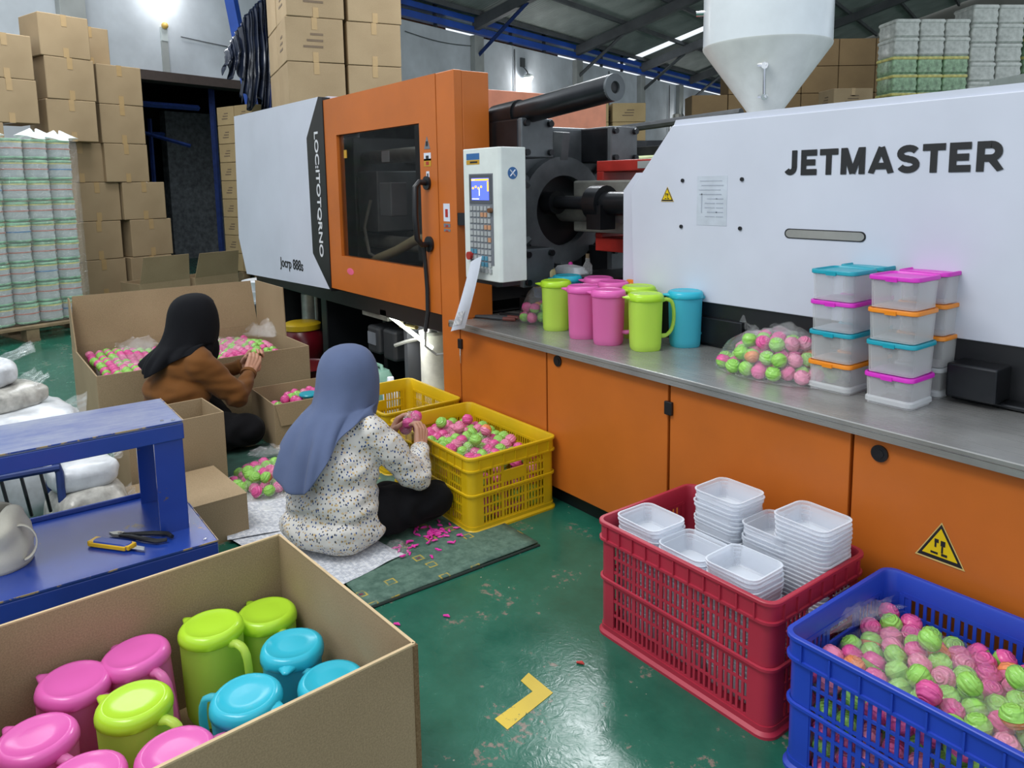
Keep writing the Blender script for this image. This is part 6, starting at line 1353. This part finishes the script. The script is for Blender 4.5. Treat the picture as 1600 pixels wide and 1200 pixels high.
def person(label, loc, rz, J, cloth, trousers, scarf, wr_seed, tip, scale=1.0):
    hc = V(*J['head'])
    body_caps = []; ells = []
    for s in ('R', 'L'):
        body_caps += [(J['sh'+s], .045, J['el'+s], .036), (J['el'+s], .034, J['wr'+s], .024), (J['hip'+s], .085, J['kn'+s], .058), (J['kn'+s], .054, J['an'+s], .034), (J['an'+s], .033, J['toe'+s], .022)]
    body_caps += [(J['neck'], .05, hc, .05), (J['shR'], .05, J['shL'], .05)]
    ells += [(J['pelvis'], (.155, .12, .10), (0, 0, 0)), (J['waist'], (.13, .10, .13), (0, 0, 0)), (J['chest'], (.15, .105, .13), (0, 0, 0))]
    # head: skull, jaw, nose, brow, ears
    t_ = R(-22); Rm = Matrix.Rotation(t_, 3, 'X')
    def hp(x, y, z): return hc+Rm @ V(x, y, z)
    ells += [(hc+V(0, -.005, .015), (.076, .093, .097), (t_, 0, 0)), (hp(0, .03, -.05), (.055, .058, .06), (t_, 0, 0)), (hp(0, .045, .0), (.06, .05, .05), (t_, 0, 0))]
    big = fuse(body_caps, ells, .011, 5, 'body', SKIN, None, None, .5, False)
    fc = [(hp(0, .09, .018), .009, hp(0, .112, -.018), .013), (hp(-.03, .083, .03), .010, hp(.03, .083, .03), .010), (hp(0, .075, -.075), .018, hp(0, .078, -.07), .017), (hp(-.017, .094, -.046), .006, hp(.017, .094, -.046), .006)]
    for s in (-1, 1): fc.append((hp(s*.076, -.005, .01), .012, hp(s*.078, -.005, -.02), .009))
    face = fuse(fc, [], .0045, 2, 'face', SKIN, None, None, .5, False)
    hands = []
    for s, sd in (('R', 1), ('L', -1)):
        hd = J['hand'+s]; hands.append(fuse(hand_caps(J['wr'+s], hd[0], hd[1], sd if len(hd) < 3 else hd[2], hd[3] if len(hd) > 3 else (30, 42, 28)), [], .0034, 2, 'hand', SKIN, None, None, .45, False))
    me = join_meshes('person', [big, face]+hands, SKIN)
    P_ = link('person', me, None, loc, rz); tag(P_, label, 'person'); P_.scale = (scale, scale, scale)
    for s in (-1, 1):
        m = MB(); m.sphere(hp(s*.031, .083, .006), (.011, .008, .008), 10, 7); e_ = m.build('eye', mat('eye_white', '#d8d4cc', .2), P_, smooth=True)
        m = MB(); m.sphere(hp(s*.031, .089, .006), (.005, .004, .005), 8, 6); m.build('iris', INK, e_, smooth=True)
    m = MB(); m.sphere(hp(0, .097, -.046), (.02, .006, .006), 12, 7); m.build('lips', mat('lips', '#9a5c52', .5), P_, smooth=True)
    # blouse
    bc = []; be = []
    for s in ('R', 'L'):
        wv = V(*J['wr'+s]); ev = V(*J['el'+s]); cuff = ev+(wv-ev)*.9
        bc += [(J['sh'+s], .066, J['el'+s], .058), (J['el'+s], .057, ev+(wv-ev)*.5, .049), (ev+(wv-ev)*.5, .05, cuff, .036)]
    bc += [(J['shR'], .066, J['neck'], .06), (J['shL'], .066, J['neck'], .06)]
    be += [(e, r_, (0, 0, 0)) for e, r_ in J['cloth']]
    def wr(co):
        q = co+V(wr_seed, 0, 0)
        f1 = noise.noise(q*8); f2 = noise.noise((q.x*13, q.y*13, q.z*30)); f3 = math.sin(q.z*62+5*noise.noise(q*7))*max(0, 1-abs(co.z-.2)/.2)
        return .013*f1+.009*f2+.005*f3
    fuse(bc, be, .009, 7, 'blouse', cloth, P_, wr)
    for s in ('R', 'L'):
        wv = V(*J['wr'+s]); ev = V(*J['el'+s]); d_ = (wv-ev).normalized(); c_ = ev+(wv-ev)*.92
        m = MB(); m.tube([c_-d_*.012, c_+d_*.004, c_+d_*.012], [.039, .040, .034], 18); m.build('cuff', cloth, P_, smooth=True)
    tc = []
    for s in ('R', 'L'):
        av = V(*J['an'+s]); kv = V(*J['kn'+s]); tc += [(J['hip'+s], .105, J['kn'+s], .078), (J['kn'+s], .074, kv+(av-kv)*.85, .055)]
    te = [(J['pelvis'], (.165, .13, .10), (0, 0, 0))]
    fuse(tc, te, .011, 6, 'trousers', trousers, P_, lambda co: .008*noise.noise(co*9)+.005*math.sin(co.x*50+6*noise.noise(co*6)))
    headscarf(P_, scarf, J['head'], tip[0], tip[1], wr_seed, 1.0, tip[2])
    return P_
BLOUSE = m_blouse(); BROWN = m_cloth('brown_cloth', '#6b4420', .1); GREYSC = m_cloth('grey_blue_scarf', '#566280', .08); BLKSC = m_cloth('black_scarf', '#0f1014', .1, .3, .02); TRB = m_cloth('black_trousers', '#101013', .12, .3, .02)
J2 = dict(pelvis=(0, -.02, .115), waist=(0, -.01, .26), chest=(0, .03, .40), neck=(0, .07, .52), head=(0, .115, .635),
          shR=(.15, .035, .448), shL=(-.14, .035, .43), elR=(.265, .165, .235), elL=(-.19, .21, .27), wrR=(.215, .28, .315), wrL=(.03, .345, .32),
          handR=((-.22, .55, .8), (-.9, .25, -.1), -1, (32, 40, 26)), handL=((.25, .5, .8), (.9, .3, .1), -1, (34, 42, 28)),
          hipR=(.09, .0, .11), hipL=(-.09, .0, .11), knR=(.285, .275, .105), knL=(-.29, .26, .105), anR=(-.03, .31, .06), anL=(.07, .22, .06), toeR=(-.13, .27, .045), toeL=(.16, .20, .04),
          cloth=[((0, -.03, .085), (.222, .18, .095)), ((0, -.025, .18), (.198, .158, .13)), ((0, -.005, .30), (.182, .14, .13)), ((0, .03, .41), (.17, .12, .12))])
person('person in a grey-blue headscarf and printed blouse seated on the mat sorting pink balls', (-2.68, 1.13, .012), R(29), J2, BLOUSE, TRB, GREYSC, 3.3, (.262, -.225, (.135, .225, .515, .40)))
J1 = dict(J2); J1.update(knR=(.25, .215, .105), anR=(-.03, .27, .06), handR=((-.25, .62, .72), (-.9, .25, -.1), -1, (36, 44, 30)), elR=(.225, .18, .27), wrR=(.12, .31, .355), wrL=(-.01, .36, .36), knL=(-.24, .28, .105), handL=((.3, .55, .75), (.9, .3, .1), -1, (36, 44, 30)))
person('person in a black headscarf and brown top seated beside the very large carton', (-4.17, .90, .003), R(14), J1, BROWN, TRB, BLKSC, 8.8, (.40, -.15, (.13, .155, .50, .48)), 1.1)
# bag of balls held by the first, and a ball in the other's hands
W2 = Matrix.Translation((-2.68, 1.13, .012)) @ Matrix.Rotation(R(29), 4, 'Z'); W1 = Matrix.Translation((-4.17, .90, .003)) @ Matrix.Rotation(R(14), 4, 'Z') @ Matrix.Scale(1.1, 4)
for p in ((.12, .345, .385), (.155, .375, .355), (.09, .37, .35), (.125, .40, .40)):
    o_ = link('ball', BALLS[0][1], None, W2 @ Vector(p)); o_.rotation_euler = (p[0]*30, p[1]*9, 1); tag(o_, 'pink ball in the small bag held by the seated woman in grey', 'ball', 'balls held in the hands')
c_ = W2 @ Vector((.12, .372, .33)); bag('clear_bag', 'small clear bag of pink balls held over the yellow crate', (c_.x, c_.y, c_.z-.01), .065, .06, .11, 51.0, None, amp=.01)
o_ = link('ball', BALLS[2][1], None, W1 @ Vector((.045, .40, .43))); tag(o_, 'lime green ball in the hands of the woman in brown', 'ball')
settle_balls(290)
